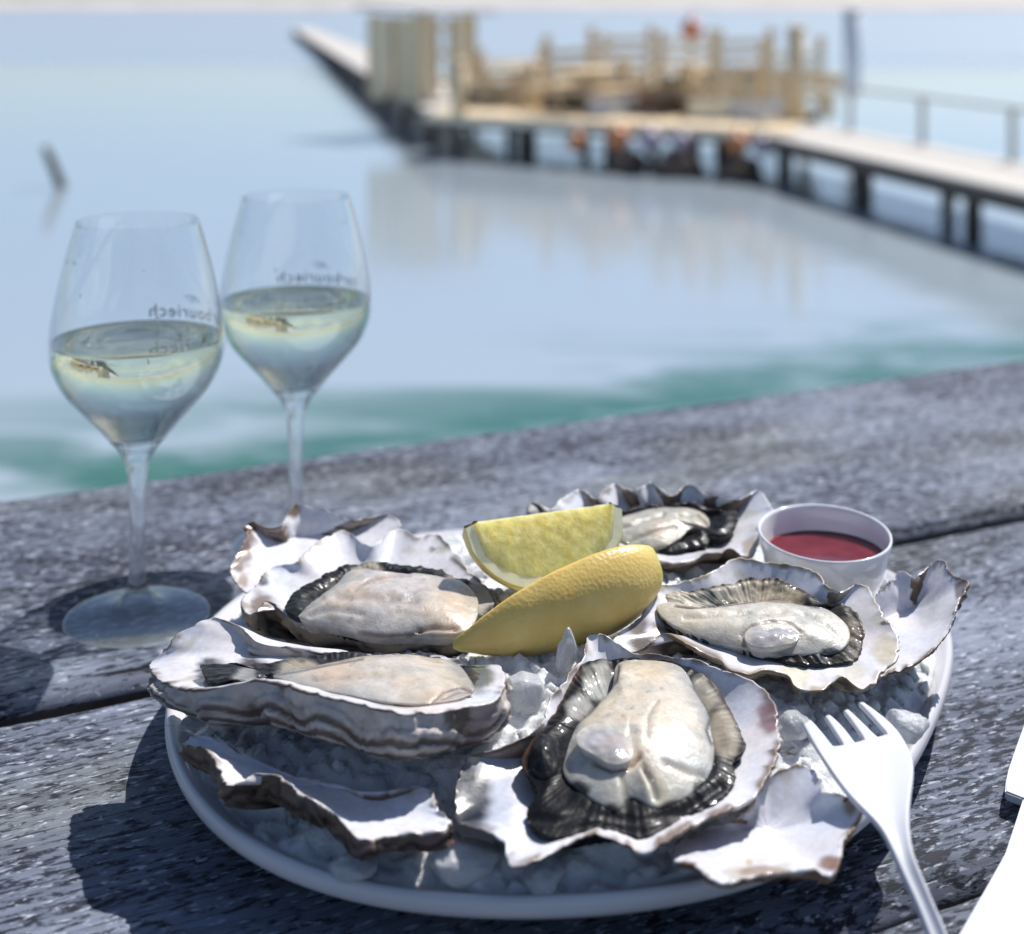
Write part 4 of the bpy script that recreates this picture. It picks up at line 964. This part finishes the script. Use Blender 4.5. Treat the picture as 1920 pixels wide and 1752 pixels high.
def knife():
    e = empty('plastic_knife', (.19, .53, 0)); tag(e, 'white plastic knife lying on the boards at the right edge', 'knife')
    z = .0065
    def w2(u, v): q = P(u, v, z); return Vector((q[0], q[1], 0))
    left = [w2(1797, 1752), w2(1848, 1664), w2(1885, 1598), w2(1908, 1528)]
    k = Vector((.53, .85, 0)); n = Vector((.85, -.53, 0))
    lo = left[0] - k * .028
    hand = [lo + n * .008 - k * .004, lo, *left, w2(1917, 1497) + k * .002]
    widths = [.014, .026, .025, .023, .020, .015, .012]
    handR = [p + n * w_ for p, w_ in zip(hand, widths)]
    def slab(name, poly, z0, z1):
        bm = bmesh.new()
        t = [bm.verts.new((p.x, p.y, z1)) for p in poly]; b = [bm.verts.new((p.x, p.y, z0)) for p in poly]
        bm.faces.new(t); bm.faces.new(b[::-1])
        for i in range(len(poly)):
            j = (i + 1) % len(poly); bm.faces.new((t[j], t[i], b[i], b[j]))
        bmesh.ops.recalc_face_normals(bm, faces=bm.faces)
        bmesh.ops.bevel(bm, geom=bm.edges[:], offset=.0006, segments=2, affect='EDGES')
        me = bpy.data.meshes.new(name); bm.to_mesh(me); bm.free()
        link(name, me, M['plastic'], e)
    slab('handle', hand + handR[::-1], .0012, .0065)
    hb = [w2(1917, 1497), w2(1884, 1484), w2(1886, 1465), w2(1891, 1441), w2(1905, 1400), w2(1920, 1359)]
    tipd = Vector((.47, .88, 0))
    p = hb[-1]
    bl = hb + [p + tipd * .03, p + tipd * .05 + n * .004, p + tipd * .056 + n * .012, p + tipd * .048 + n * .016, p + n * .0185, hb[0] + n * .0125]
    slab('blade', bl, .0030, .0066)
knife()

# ------------------------------------------------------------------ ice
def in_rim(x, y, k=1.0):
    a = math.atan2(y - PC[1], x - PC[0]); return math.hypot(x - PC[0], y - PC[1]) / rim_r(a)
_ra = np.arctan2(RIM[:, 1] - PC[1], RIM[:, 0] - PC[0]); _rr = np.hypot(RIM[:, 0] - PC[0], RIM[:, 1] - PC[1]); _o = np.argsort(_ra); _ra, _rr = _ra[_o], _rr[_o]
def rim_r(a): return float(np.interp(a, _ra, _rr, period=2 * math.pi))
TREES = [BVHTree.FromPolygons(v, f) for v, f in SHELLS]
def clearance(x, y):
    """lowest shell surface above (x, y), or None"""
    best = None
    for t in TREES:
        h = t.ray_cast(Vector((x, y, -.05)), Vector((0, 0, 1)))
        if h[0] is not None and (best is None or h[0].z < best): best = h[0].z
    return best
def heap_z(x, y):
    r = in_rim(x, y)
    z = .019 + .033 * (1 - min(1, r) ** 2.2)
    p = Vector((x, y, 0))
    z += .0040 * noise.noise(p * 60) + .0036 * noise.noise(p * 130 + Vector((3, 1, 0))) + .0022 * noise.noise(p * 280) + .0010 * noise.noise(p * 600)
    return z
def ice():
    nr_, na = 120, 420; vs, fs = [], []
    for i in range(nr_ + 1):
        k = .955 * i / nr_
        for j in range(na):
            a = 2 * math.pi * j / na; r = rim_r(a) * k
            x, y = PC[0] + r * math.cos(a), PC[1] + r * math.sin(a)
            z = heap_z(x, y)
            if i == nr_: z = min(z, .021)
            c = clearance(x, y)
            if c is not None: z = min(z, c - .0004)
            vs.append((x, y, max(z, .011)))
    for i in range(nr_):
        for j in range(na):
            j2 = (j + 1) % na; fs.append((i * na + j, i * na + j2, (i + 1) * na + j2, (i + 1) * na + j))
    fs = fs[na:] + [(0, na + j, na + (j + 1) % na) for j in range(na)]
    nb = len(vs)
    for j in range(na):                             # underside, just above the plate
        a = 2 * math.pi * j / na; r = rim_r(a) * .88
        vs.append((PC[0] + r * math.cos(a), PC[1] + r * math.sin(a), .0165))
    vs.append((PC[0], PC[1], .0095))
    for j in range(na):
        j2 = (j + 1) % na
        fs.append((nr_ * na + j, nr_ * na + j2, nb + j2, nb + j)); fs.append((nb + j, nb + j2, nb + na))
    me = mesh('ice_bed', vs, fs, smooth=True)
    bm = bmesh.new(); bm.from_mesh(me); bmesh.ops.delete(bm, geom=[x for x in bm.verts if not x.link_faces], context='VERTS'); bmesh.ops.recalc_face_normals(bm, faces=bm.faces)
    # crushed grains on top
    rnd = random.Random(5); placed = 0
    base = bmesh.new(); bmesh.ops.create_icosphere(base, subdivisions=1, radius=1)
    bv = [v.co.copy() for v in base.verts]; bf = [[v.index for v in f.verts] for f in base.faces]; base.free()
    for _ in range(9000):
        a = rnd.uniform(0, 2 * math.pi); k = math.sqrt(rnd.random()) * .94; r = rim_r(a) * k
        x, y = PC[0] + r * math.cos(a), PC[1] + r * math.sin(a); z = heap_z(x, y)
        s = rnd.choice((.0008, .0010, .0014, .0020, .0030, .0040)) * rnd.uniform(.8, 1.25)
        c = clearance(x, y)
        if c is not None and c < z + s * 1.6: continue
        rot = Vector((rnd.random(), rnd.random(), rnd.random())); from mathutils import Euler
        E = Euler((rot.x * 6.3, rot.y * 6.3, rot.z * 6.3)).to_matrix(); sx, sy, sz = rnd.uniform(.6, 1.2), rnd.uniform(.6, 1.3), rnd.uniform(.4, .9)
        nv = []
        for q in bv:
            d = .72 + .5 * rnd.random()
            nv.append(bm.verts.new(Vector((x, y, z - s * .25)) + E @ Vector((q.x * sx * s * d, q.y * sy * s * d, q.z * sz * s * d))))
        for f in bf: bm.faces.new([nv[i] for i in f]).smooth = rnd.random() < .8
        placed += 1
        if placed > 650: break
    bm.to_mesh(me); bm.free()
    o = link('crushed_ice', me, M['ice']); tag(o, 'bed of crushed ice filling the plate', 'ice', kind='stuff')
    # bigger lumps one can pick out
    def lump(u, v, z, size, lab, seed, rz=0.0, tilt=0.0):
        rnd = random.Random(seed); c = P(u, v, z)
        bm = bmesh.new()
        for _ in range(26):
            d = Vector((rnd.gauss(0, 1), rnd.gauss(0, 1), rnd.gauss(0, 1))).normalized() * rnd.uniform(.75, 1.0)
            bm.verts.new(Vector((d.x * size[0], d.y * size[1], d.z * size[2])))
        bmesh.ops.convex_hull(bm, input=bm.verts[:])
        bmesh.ops.delete(bm, geom=[q for q in bm.verts if not q.link_faces], context='VERTS')
        bmesh.ops.bevel(bm, geom=bm.edges[:], offset=.0005, segments=1, affect='EDGES')
        bmesh.ops.triangulate(bm, faces=bm.faces[:]); bmesh.ops.subdivide_edges(bm, edges=bm.edges[:], cuts=2, use_grid_fill=True)
        for q in bm.verts: q.co += q.co.normalized() * (.0007 * noise.noise(q.co * 300 + Vector((seed, 0, 0))))
        me = bpy.data.meshes.new('ice_chunk'); bm.to_mesh(me); bm.free()
        o = link('ice_chunk', me, M['ice_clear']); o.location = tuple(c); o.rotation_euler = (tilt, tilt * .4, rz)
        tag(o, lab, 'ice', 'lumps of ice among the shells')
    lump(1062, 1222, .058, (.0050, .0045, .0120), 'upright clear ice shard in front of the golden lemon wedge', 3, .3, .25)
    lump(985, 1300, .050, (.0110, .0090, .0080), 'large ice lump between the lemon wedge and the front oyster', 4, .8)
    lump(900, 1370, .045, (.0100, .0090, .0060), 'ice lump between the two front oysters', 5, .2)
    lump(868, 1612, .030, (.0150, .0110, .0075), 'big grey ice lump at the front edge of the plate', 6, .4)
    lump(1020, 1640, .026, (.0110, .0090, .0055), 'flat ice lump under the front oyster near the plate edge', 7, 1.1)
    lump(660, 1625, .027, (.0100, .0080, .0050), 'ice lump below the ragged brown shell edge', 8, .1)
    lump(1700, 1365, .042, (.0100, .0090, .0070), 'ice lump beside the fork tines near the right rim', 9, .7)
    lump(1490, 1360, .042, (.0085, .0090, .0060), 'ice lump left of the fork tines', 10, .4)
    lump(965, 1140, .052, (.0070, .0060, .0055), 'ice lump under the standing lemon wedge', 12, .9)
    lump(362, 1362, .030, (.0070, .0080, .0040), 'thin ice lump at the left rim of the plate', 13, .9)
ice()

# ------------------------------------------------------------------ pier and the things on it
def G(u, v, z):                                     # world point at height z (metres) for a photo pixel
    return P(u, v, z)
def frame_between(p, q):
    d = Vector((q[0] - p[0], q[1] - p[1], 0)); return d.length, math.atan2(d.y, d.x)
def jetty(name, p, q, width, label, side=1, pile_step=2.4, rail=None, mat='wood2', plank=.16, skew=0.0, dz=0.0):
    """boarded walkway from p to q; its boards run across; width to the left (side 1) of the direction"""
    L, a = frame_between(p, q)
    e = empty(name, (p[0], p[1], ZW + dz), a); tag(e, label, 'pier')
    n = int(L / plank); sk = Vector((-math.sin(skew), math.cos(skew), 0)) * side; pm = box_mesh('plank', (plank - .012) * math.cos(skew), width, .045, .004); pm.materials.append(M[mat])
    nshow = min(n, 280)
    for k in range(nshow):
        o = link('plank', pm, None, e, local=True); o.location = Vector(((k + .5) * plank, 0, ZD - ZW - .0225)) + sk * (width / 2); o.rotation_euler = (0, 0, skew * side + .002 * math.sin(k * 12.9))
    if n > nshow:
        o = link('plank', box_mesh('far_planks', (n - nshow) * plank, width, .045, .004, ((n + nshow) * plank / 2, side * width / 2, ZD - ZW - .0225)), M[mat], e, local=True); o['kind'] = 'stuff'
    for y in (.06, width - .06):
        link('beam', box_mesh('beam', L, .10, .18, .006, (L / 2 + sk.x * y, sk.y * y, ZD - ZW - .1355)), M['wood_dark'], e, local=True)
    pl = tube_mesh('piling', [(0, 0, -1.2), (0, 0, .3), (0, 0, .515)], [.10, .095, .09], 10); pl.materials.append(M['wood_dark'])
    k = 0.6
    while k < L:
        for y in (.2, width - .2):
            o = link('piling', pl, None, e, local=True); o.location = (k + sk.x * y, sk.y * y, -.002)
        k += pile_step
    if rail:
        pst = box_mesh('rail_post', .07, .07, .62, .006, (0, 0, .31)); pst.materials.append(M['wood2'])
        k = .5
        while k < L:
            o = link('rail_post', pst, None, e, local=True); o.location = (k, side * rail, ZD - ZW); k += 2.2
        link('hand_rail', box_mesh('hand_rail', L, .06, .05, .006, (L / 2, side * rail, ZD - ZW + .645)), M['wood2'], e, local=True)
    return e
FL = G(800, 212, ZD); FR = G(1500, 248, ZD)
plat = jetty('pier_platform', FL, FR, 4.6, 'broad sunlit timber platform standing in the water', 1, 1.5, None, 'wood', .16, math.radians(19))
link('fascia', box_mesh('fascia', frame_between(FL, FR)[0], .04, .12, .004, (frame_between(FL, FR)[0] / 2, -.042, ZD - ZW - .085)), M['cream'], plat, local=True)
WD = G(1920, 352, ZD) - G(1478, 256, ZD)
jetty('walkway', G(1478, 256, ZD) - WD * .65, G(1478, 256, ZD) + WD * 2.4, 1.55, 'white bleached boardwalk joining the platform from the right', 1, 2.6, 1.47, 'wood2', dz=-.05)
jetty('jetty', G(796, 200, ZD), G(548, 52, ZD), 1.9, 'long narrow jetty running away behind the platform', -1, 5.0, None, 'wood2', .45, dz=-.06)

# slatted shelter
def shelter():
    c = G(792, 182, ZD); e = empty('timber_shelter', (c[0], c[1], ZD - .06), .85); tag(e, 'straw coloured slatted timber shelter at the left end of the platform', 'shelter')
    wd, dp, h = 1.7, 1.45, 1.75
    bm_ = box_mesh('wall_board', .17, .03, h - .1, .004); bm_.materials.append(M['straw'])
    k = 0
    for face in range(4):
        n_ = int((wd if face % 2 == 0 else dp) / .21)
        for q in range(n_):
            if face == 0 and q in (2, 3, 4): continue
            if (q * 7 + face) % 5 == 4: continue
            o = link('wall_board', bm_, None, e, local=True)
            a = (q + .5) * .21
            o.location = ((a - wd / 2, -dp / 2, h / 2), (wd / 2, a - dp / 2, h / 2), (a - wd / 2, dp / 2, h / 2), (-wd / 2, a - dp / 2, h / 2))[face]
            o.rotation_euler = (0, 0, 0 if face % 2 == 0 else math.pi / 2)
    for x in (-wd / 2 + .1, wd / 2 - .1):
        for y in (-dp / 2 + .1, dp / 2 - .1): link('corner_post', box_mesh('corner_post', .12, .12, h, .006, (x, y, h / 2)), M['wood'], e, local=True)
    for z in (.4, .95, 1.5): link('rail', box_mesh('rail', wd - .1, .05, .09, .004, (0, -dp / 2 + .045, z)), M['wood'], e, local=True)
    r = link('roof', box_mesh('roof', wd + .5, dp + .5, .07, .006, (0, 0, h + .1)), M['roof'], e, local=True); r.rotation_euler = (.05, 0, 0)
shelter()
def copy_tree(o, parent=None):
    c = o.copy(); COL.objects.link(c); c.parent = parent
    for ch in list(o.children): copy_tree(ch, c)
    return c
# picnic tables
def picnic(c, rz, label, proto=[None]):
    if proto[0] is None:
        e = empty('picnic_table'); proto[0] = e
        bmx = box_mesh('top_board', 1.7, .14, .04, .004); bmx.materials.append(M['wood'])
        for k in range(5): o = link('top_board', bmx, None, e, local=True); o.location = (0, -.30 + k * .15, .74)
        for s in (-1, 1):
            for q in (0, 1): o = link('bench_board', bmx, None, e, local=True); o.location = (0, s * (.62 + q * .15), .44)
        for x in (-.6, .6):
            link('bench_bearer', box_mesh('bench_bearer', .05, 1.6, .09, .004, (x, 0, .372)), M['wood'], e, local=True)
            for s in (-1, 1):
                l = link('leg', box_mesh('leg', .045, .09, .80, .004), M['wood'], e, local=True); l.location = (x + .05, s * .40, .36); l.rotation_euler = (s * -.42, 0, 0)
    else: e = copy_tree(proto[0])
    e.location = tuple(c); e.rotation_euler = (0, 0, rz); tag(e, label, 'picnic table', 'picnic tables on the platform')
picnic(G(985, 197, ZD), .95, 'wooden picnic table right of the slatted shelter')
picnic(G(1110, 211, ZD), .95, 'wooden picnic table nearest the platform front edge, left half')
picnic(G(1150, 193, ZD), .95, 'wooden picnic table at the back middle of the platform')
picnic(G(1290, 211, ZD), .95, 'wooden picnic table in the middle right of the platform')
picnic(G(1400, 206, ZD), .95, 'wooden picnic table at the back right of the platform')
# posts
def post(c, h, r, mat, label, name='mooring_post', grp='posts on the platform'):
    e = empty(name, tuple(c)); tag(e, label, 'post', grp)
    link('shaft', tube_mesh('shaft', [(0, 0, -.02), (0, 0, h)], [r, r * .93], 12), M[mat], e, local=True)
    link('cap', tube_mesh('cap', [(0, 0, h + .001), (0, 0, h + .05), (0, 0, h + .09)], [r * 1.12, r * 1.1, r * .35], 12), M[mat], e, local=True)
post(G(1493, 226, ZD), 1.45, .15, 'wood', 'thick cream timber post at the platform right corner')
post(G(1598, 178, ZD), 1.75, .19, 'white_paint', 'tall white post standing beyond the platform at right', 'marker_post')
post(G(1290, 214, ZD), .80, .18, 'wood', 'short stout timber post on the platform front edge')
post(G(860, 215, ZD), .85, .13, 'wood', 'timber post at the platform left front corner')
post(G(770, 172, ZD), .55, .16, 'wood', 'timber post beside the jetty left of the shelter')
# crates and baskets
def crate(c, s, mat, rz, label, h=.34):
    e = empty('oyster_crate', tuple(c), rz); tag(e, label, 'crate', 'oyster crates on the platform')
    m_ = M[mat]
    link('base', box_mesh('base', s * .98, s * .68, .03, .003, (0, 0, .016)), m_, e, local=True)
    for y in (-s * .35, s * .35):
        for z in (.07, .17, .27): link('slat', box_mesh('slat', s, .025, .075, .003, (0, y, z)), m_, e, local=True)
    for x in (-s * .5, s * .5):
        for z in (.07, .17, .27): link('slat', box_mesh('slat', .025, s * .67, .075, .003, (x, 0, z)), m_, e, local=True)
crate(G(910, 196, ZD), .62, 'black_plastic', .9, 'dark crate between the shelter and the first picnic table')
crate(G(1062, 206, ZD), .70, 'black_plastic', .9, 'dark crate near the platform front edge')
crate(G(1150, 215, ZD), .75, 'white_paint', .9, 'pale crate at the platform front, right of the dark crate')
crate(G(1250, 194, ZD), .75, 'black_plastic', .9, 'dark crate at the back of the platform')
crate(G(1350, 222, ZD), .9, 'cream', .9, 'cream crate beside the thick corner post')
crate(G(1090, 186, ZD), .9, 'cream', .9, 'cream crate at the far back of the platform')
crate(G(930, 191, ZD), .8, 'wood', .9, 'timber crate close to the shelter right wall')
crate(G(1010, 190, ZD), .8, 'cream', .9, 'cream crate behind the first picnic table')
crate(G(1200, 203, ZD), .7, 'white_paint', .9, 'white crate in the middle of the platform')
crate(G(1235, 217, ZD), .65, 'net_brown', .9, 'brown crate right of the pale front crate')
crate(G(1330, 202, ZD), .8, 'wood', .9, 'timber crate at the back, left of the bench')
crate(G(1420, 224, ZD), .8, 'white_paint', .9, 'white crate left of the thick corner post')
crate(G(1450, 213, ZD), .8, 'wood', .9, 'timber crate behind the thick corner post')
def screen(a, b, h, label):
    L, an = frame_between(a, b); e = empty('timber_screen', tuple(a), an); tag(e, label, 'fence', 'timber screens on the platform')
    pm = box_mesh('fence_post', .12, .12, h + .12, .006, (0, 0, (h + .12) / 2)); pm.materials.append(M['wood'])
    n_ = max(2, int(L / 1.5) + 1)
    for k in range(n_): o = link('fence_post', pm, None, e, local=True); o.location = (L * k / (n_ - 1), .075, 0)
    bm_ = box_mesh('fence_board', L, .03, .13, .004); bm_.materials.append(M['cream'])
    k = 0
    while .12 + k * .22 < h: o = link('fence_board', bm_, None, e, local=True); o.location = (L / 2, 0, .12 + k * .22); k += 1
for u_, v_, h_, lab in ((905, 200, .95, 'low cream slatted screen beside the slatted shelter'), (1030, 203, 1.2, 'cream slatted screen behind the slim front post'), (1115, 204, 1.35, 'cream slatted screen left of the platform middle'),
                        (1245, 212, 1.3, 'cream slatted screen left of the red buoy pole'), (1345, 218, 1.35, 'cream slatted screen right of the red buoy pole'), (1440, 222, 1.2, 'cream slatted screen near the thick corner post')):
    a_ = G(u_, v_, ZD); screen(a_, a_ + np.array((1.15, 1.05, 0)), h_, lab)
post(G(1000, 205, ZD), .75, .12, 'wood', 'slim timber post on the front edge left of the dark crate')
post(G(1170, 208, ZD), .85, .13, 'wood', 'timber post on the front edge beside the pale crate')
post(G(1405, 222, ZD), .80, .13, 'wood', 'timber post on the front edge near the right corner')
# bench along the right back
def bench():
    a, b = G(1335, 212, ZD), G(1568, 225, ZD); L, an = frame_between(a, b)
    e = empty('bench', tuple(a), an); tag(e, 'long low brown bench along the right side of the platform', 'bench')
    link('seat', box_mesh('seat', L, .36, .06, .006, (L / 2, 0, .43)), M['wood'], e, local=True)
    link('backrest', box_mesh('backrest', L, .05, .22, .006, (L / 2, .2, .62)), M['wood'], e, local=True)
    for x in (.15, L / 2, L - .15): link('leg', box_mesh('leg', .07, .32, .40, .004, (x, 0, .2)), M['wood'], e, local=True)
bench()
# buoys
def buoy(c, r, mat, label):
    e = empty('buoy', tuple(c)); tag(e, label, 'buoy', 'fishing buoys')
    prof = [(0, -r)] + [(r * math.sin(t), -r * math.cos(t)) for t in np.linspace(.2, 2.7, 14)] + [(r * .22, r * 1.02), (r * .22, r * 1.2), (0, r * 1.2)]
    link('float', lathe('float', prof, 20), M[mat], e, local=True)
    link('rope', tube_mesh('rope', [(0, 0, r * 1.201), (.02, 0, r * 1.7), (-.02, 0, r * 2.3)], [.015, .015, .015], 6), M['wood2'], e, local=True)
pb = G(1297, 204, ZD)
post(pb, 1.12, .06, 'wood2', 'thin pale pole carrying a red buoy on the platform', 'buoy_pole')
buoy(pb + np.array((0, 0, 1.12 + .10 + .20)), .20, 'red', 'red buoy on top of a pole on the platform')
buoy(G(1215, 206, ZD) + np.array((0, 0, .205)), .20, 'orange', 'pale orange buoy lying on the platform left of the red one')
dfl = (FR - FL)
def on_front(u, dz):
    best = min((FL + dfl * t for t in np.linspace(0, 1, 400)), key=lambda q: abs(U0 + F * q[0] / q[1] - u))
    n_ = np.array((dfl[1], -dfl[0], 0)); n_ /= np.linalg.norm(n_)
    return best + n_ * .22 + np.array((0, 0, dz))
for u, dz, mat, r, lab in ((1095, -.32, 'orange', .16, 'orange buoy hanging lowest under the platform front'), (1172, -.22, 'orange', .19, 'orange buoy hanging under the platform front, left of a lilac one'), (1232, -.22, 'lilac', .19, 'lilac buoy hanging under the platform front beside an orange one'),
                         (1290, -.22, 'lilac', .15, 'small lilac buoy hanging below the stout post'), (1395, -.20, 'orange', .16, 'orange buoy hanging under the right part of the platform'), (1440, -.20, 'lilac', .15, 'lilac buoy hanging nearest the platform right corner')):
    buoy(on_front(u, dz), r, mat, lab)
# net bundles below the deck
def net(u, w_, h, lab):
    c = on_front(u, 0); c[2] = ZW + h * .35
    bm = bmesh.new(); bmesh.ops.create_icosphere(bm, subdivisions=4, radius=1)
    for q in bm.verts:
        k = 1 + .35 * noise.noise(q.co * 2.3 + Vector((u, 0, 0))) + .12 * noise.noise(q.co * 7)
        q.co = Vector((q.co.x * w_ * k, q.co.y * .3 * k, max(-.4, q.co.z) * h * k))
    me = bpy.data.meshes.new('net_bundle'); bm.to_mesh(me); bm.free(); me.polygons.foreach_set('use_smooth', [True] * len(me.polygons))
    o = link('net_bundle', me, M['net_brown']); o.location = tuple(c); o.rotation_euler = (0, 0, math.atan2(dfl[1], dfl[0])); tag(o, lab, 'net', 'net bundles under the platform')
net(1190, .28, .26, 'dark net bundle under the middle of the platform'); net(1290, .36, .30, 'largest dark net bundle below the stout post'); net(1400, .30, .28, 'dark net bundle under the platform right corner')
# leaning stake in the open water at left
b_ = G(116, 352, ZW)
st = link('leaning_stake', tube_mesh('leaning_stake', [tuple(b_ + np.array((.22, -.1, -.9))), tuple(b_), tuple(b_ + np.array((-.16, 0, .40))), tuple(b_ + np.array((-.24, 0, .58)))], [.075, .075, .065, .05], 10), M['wood_dark'])
tag(st, 'dark stake leaning out of the open water at left', 'stake')
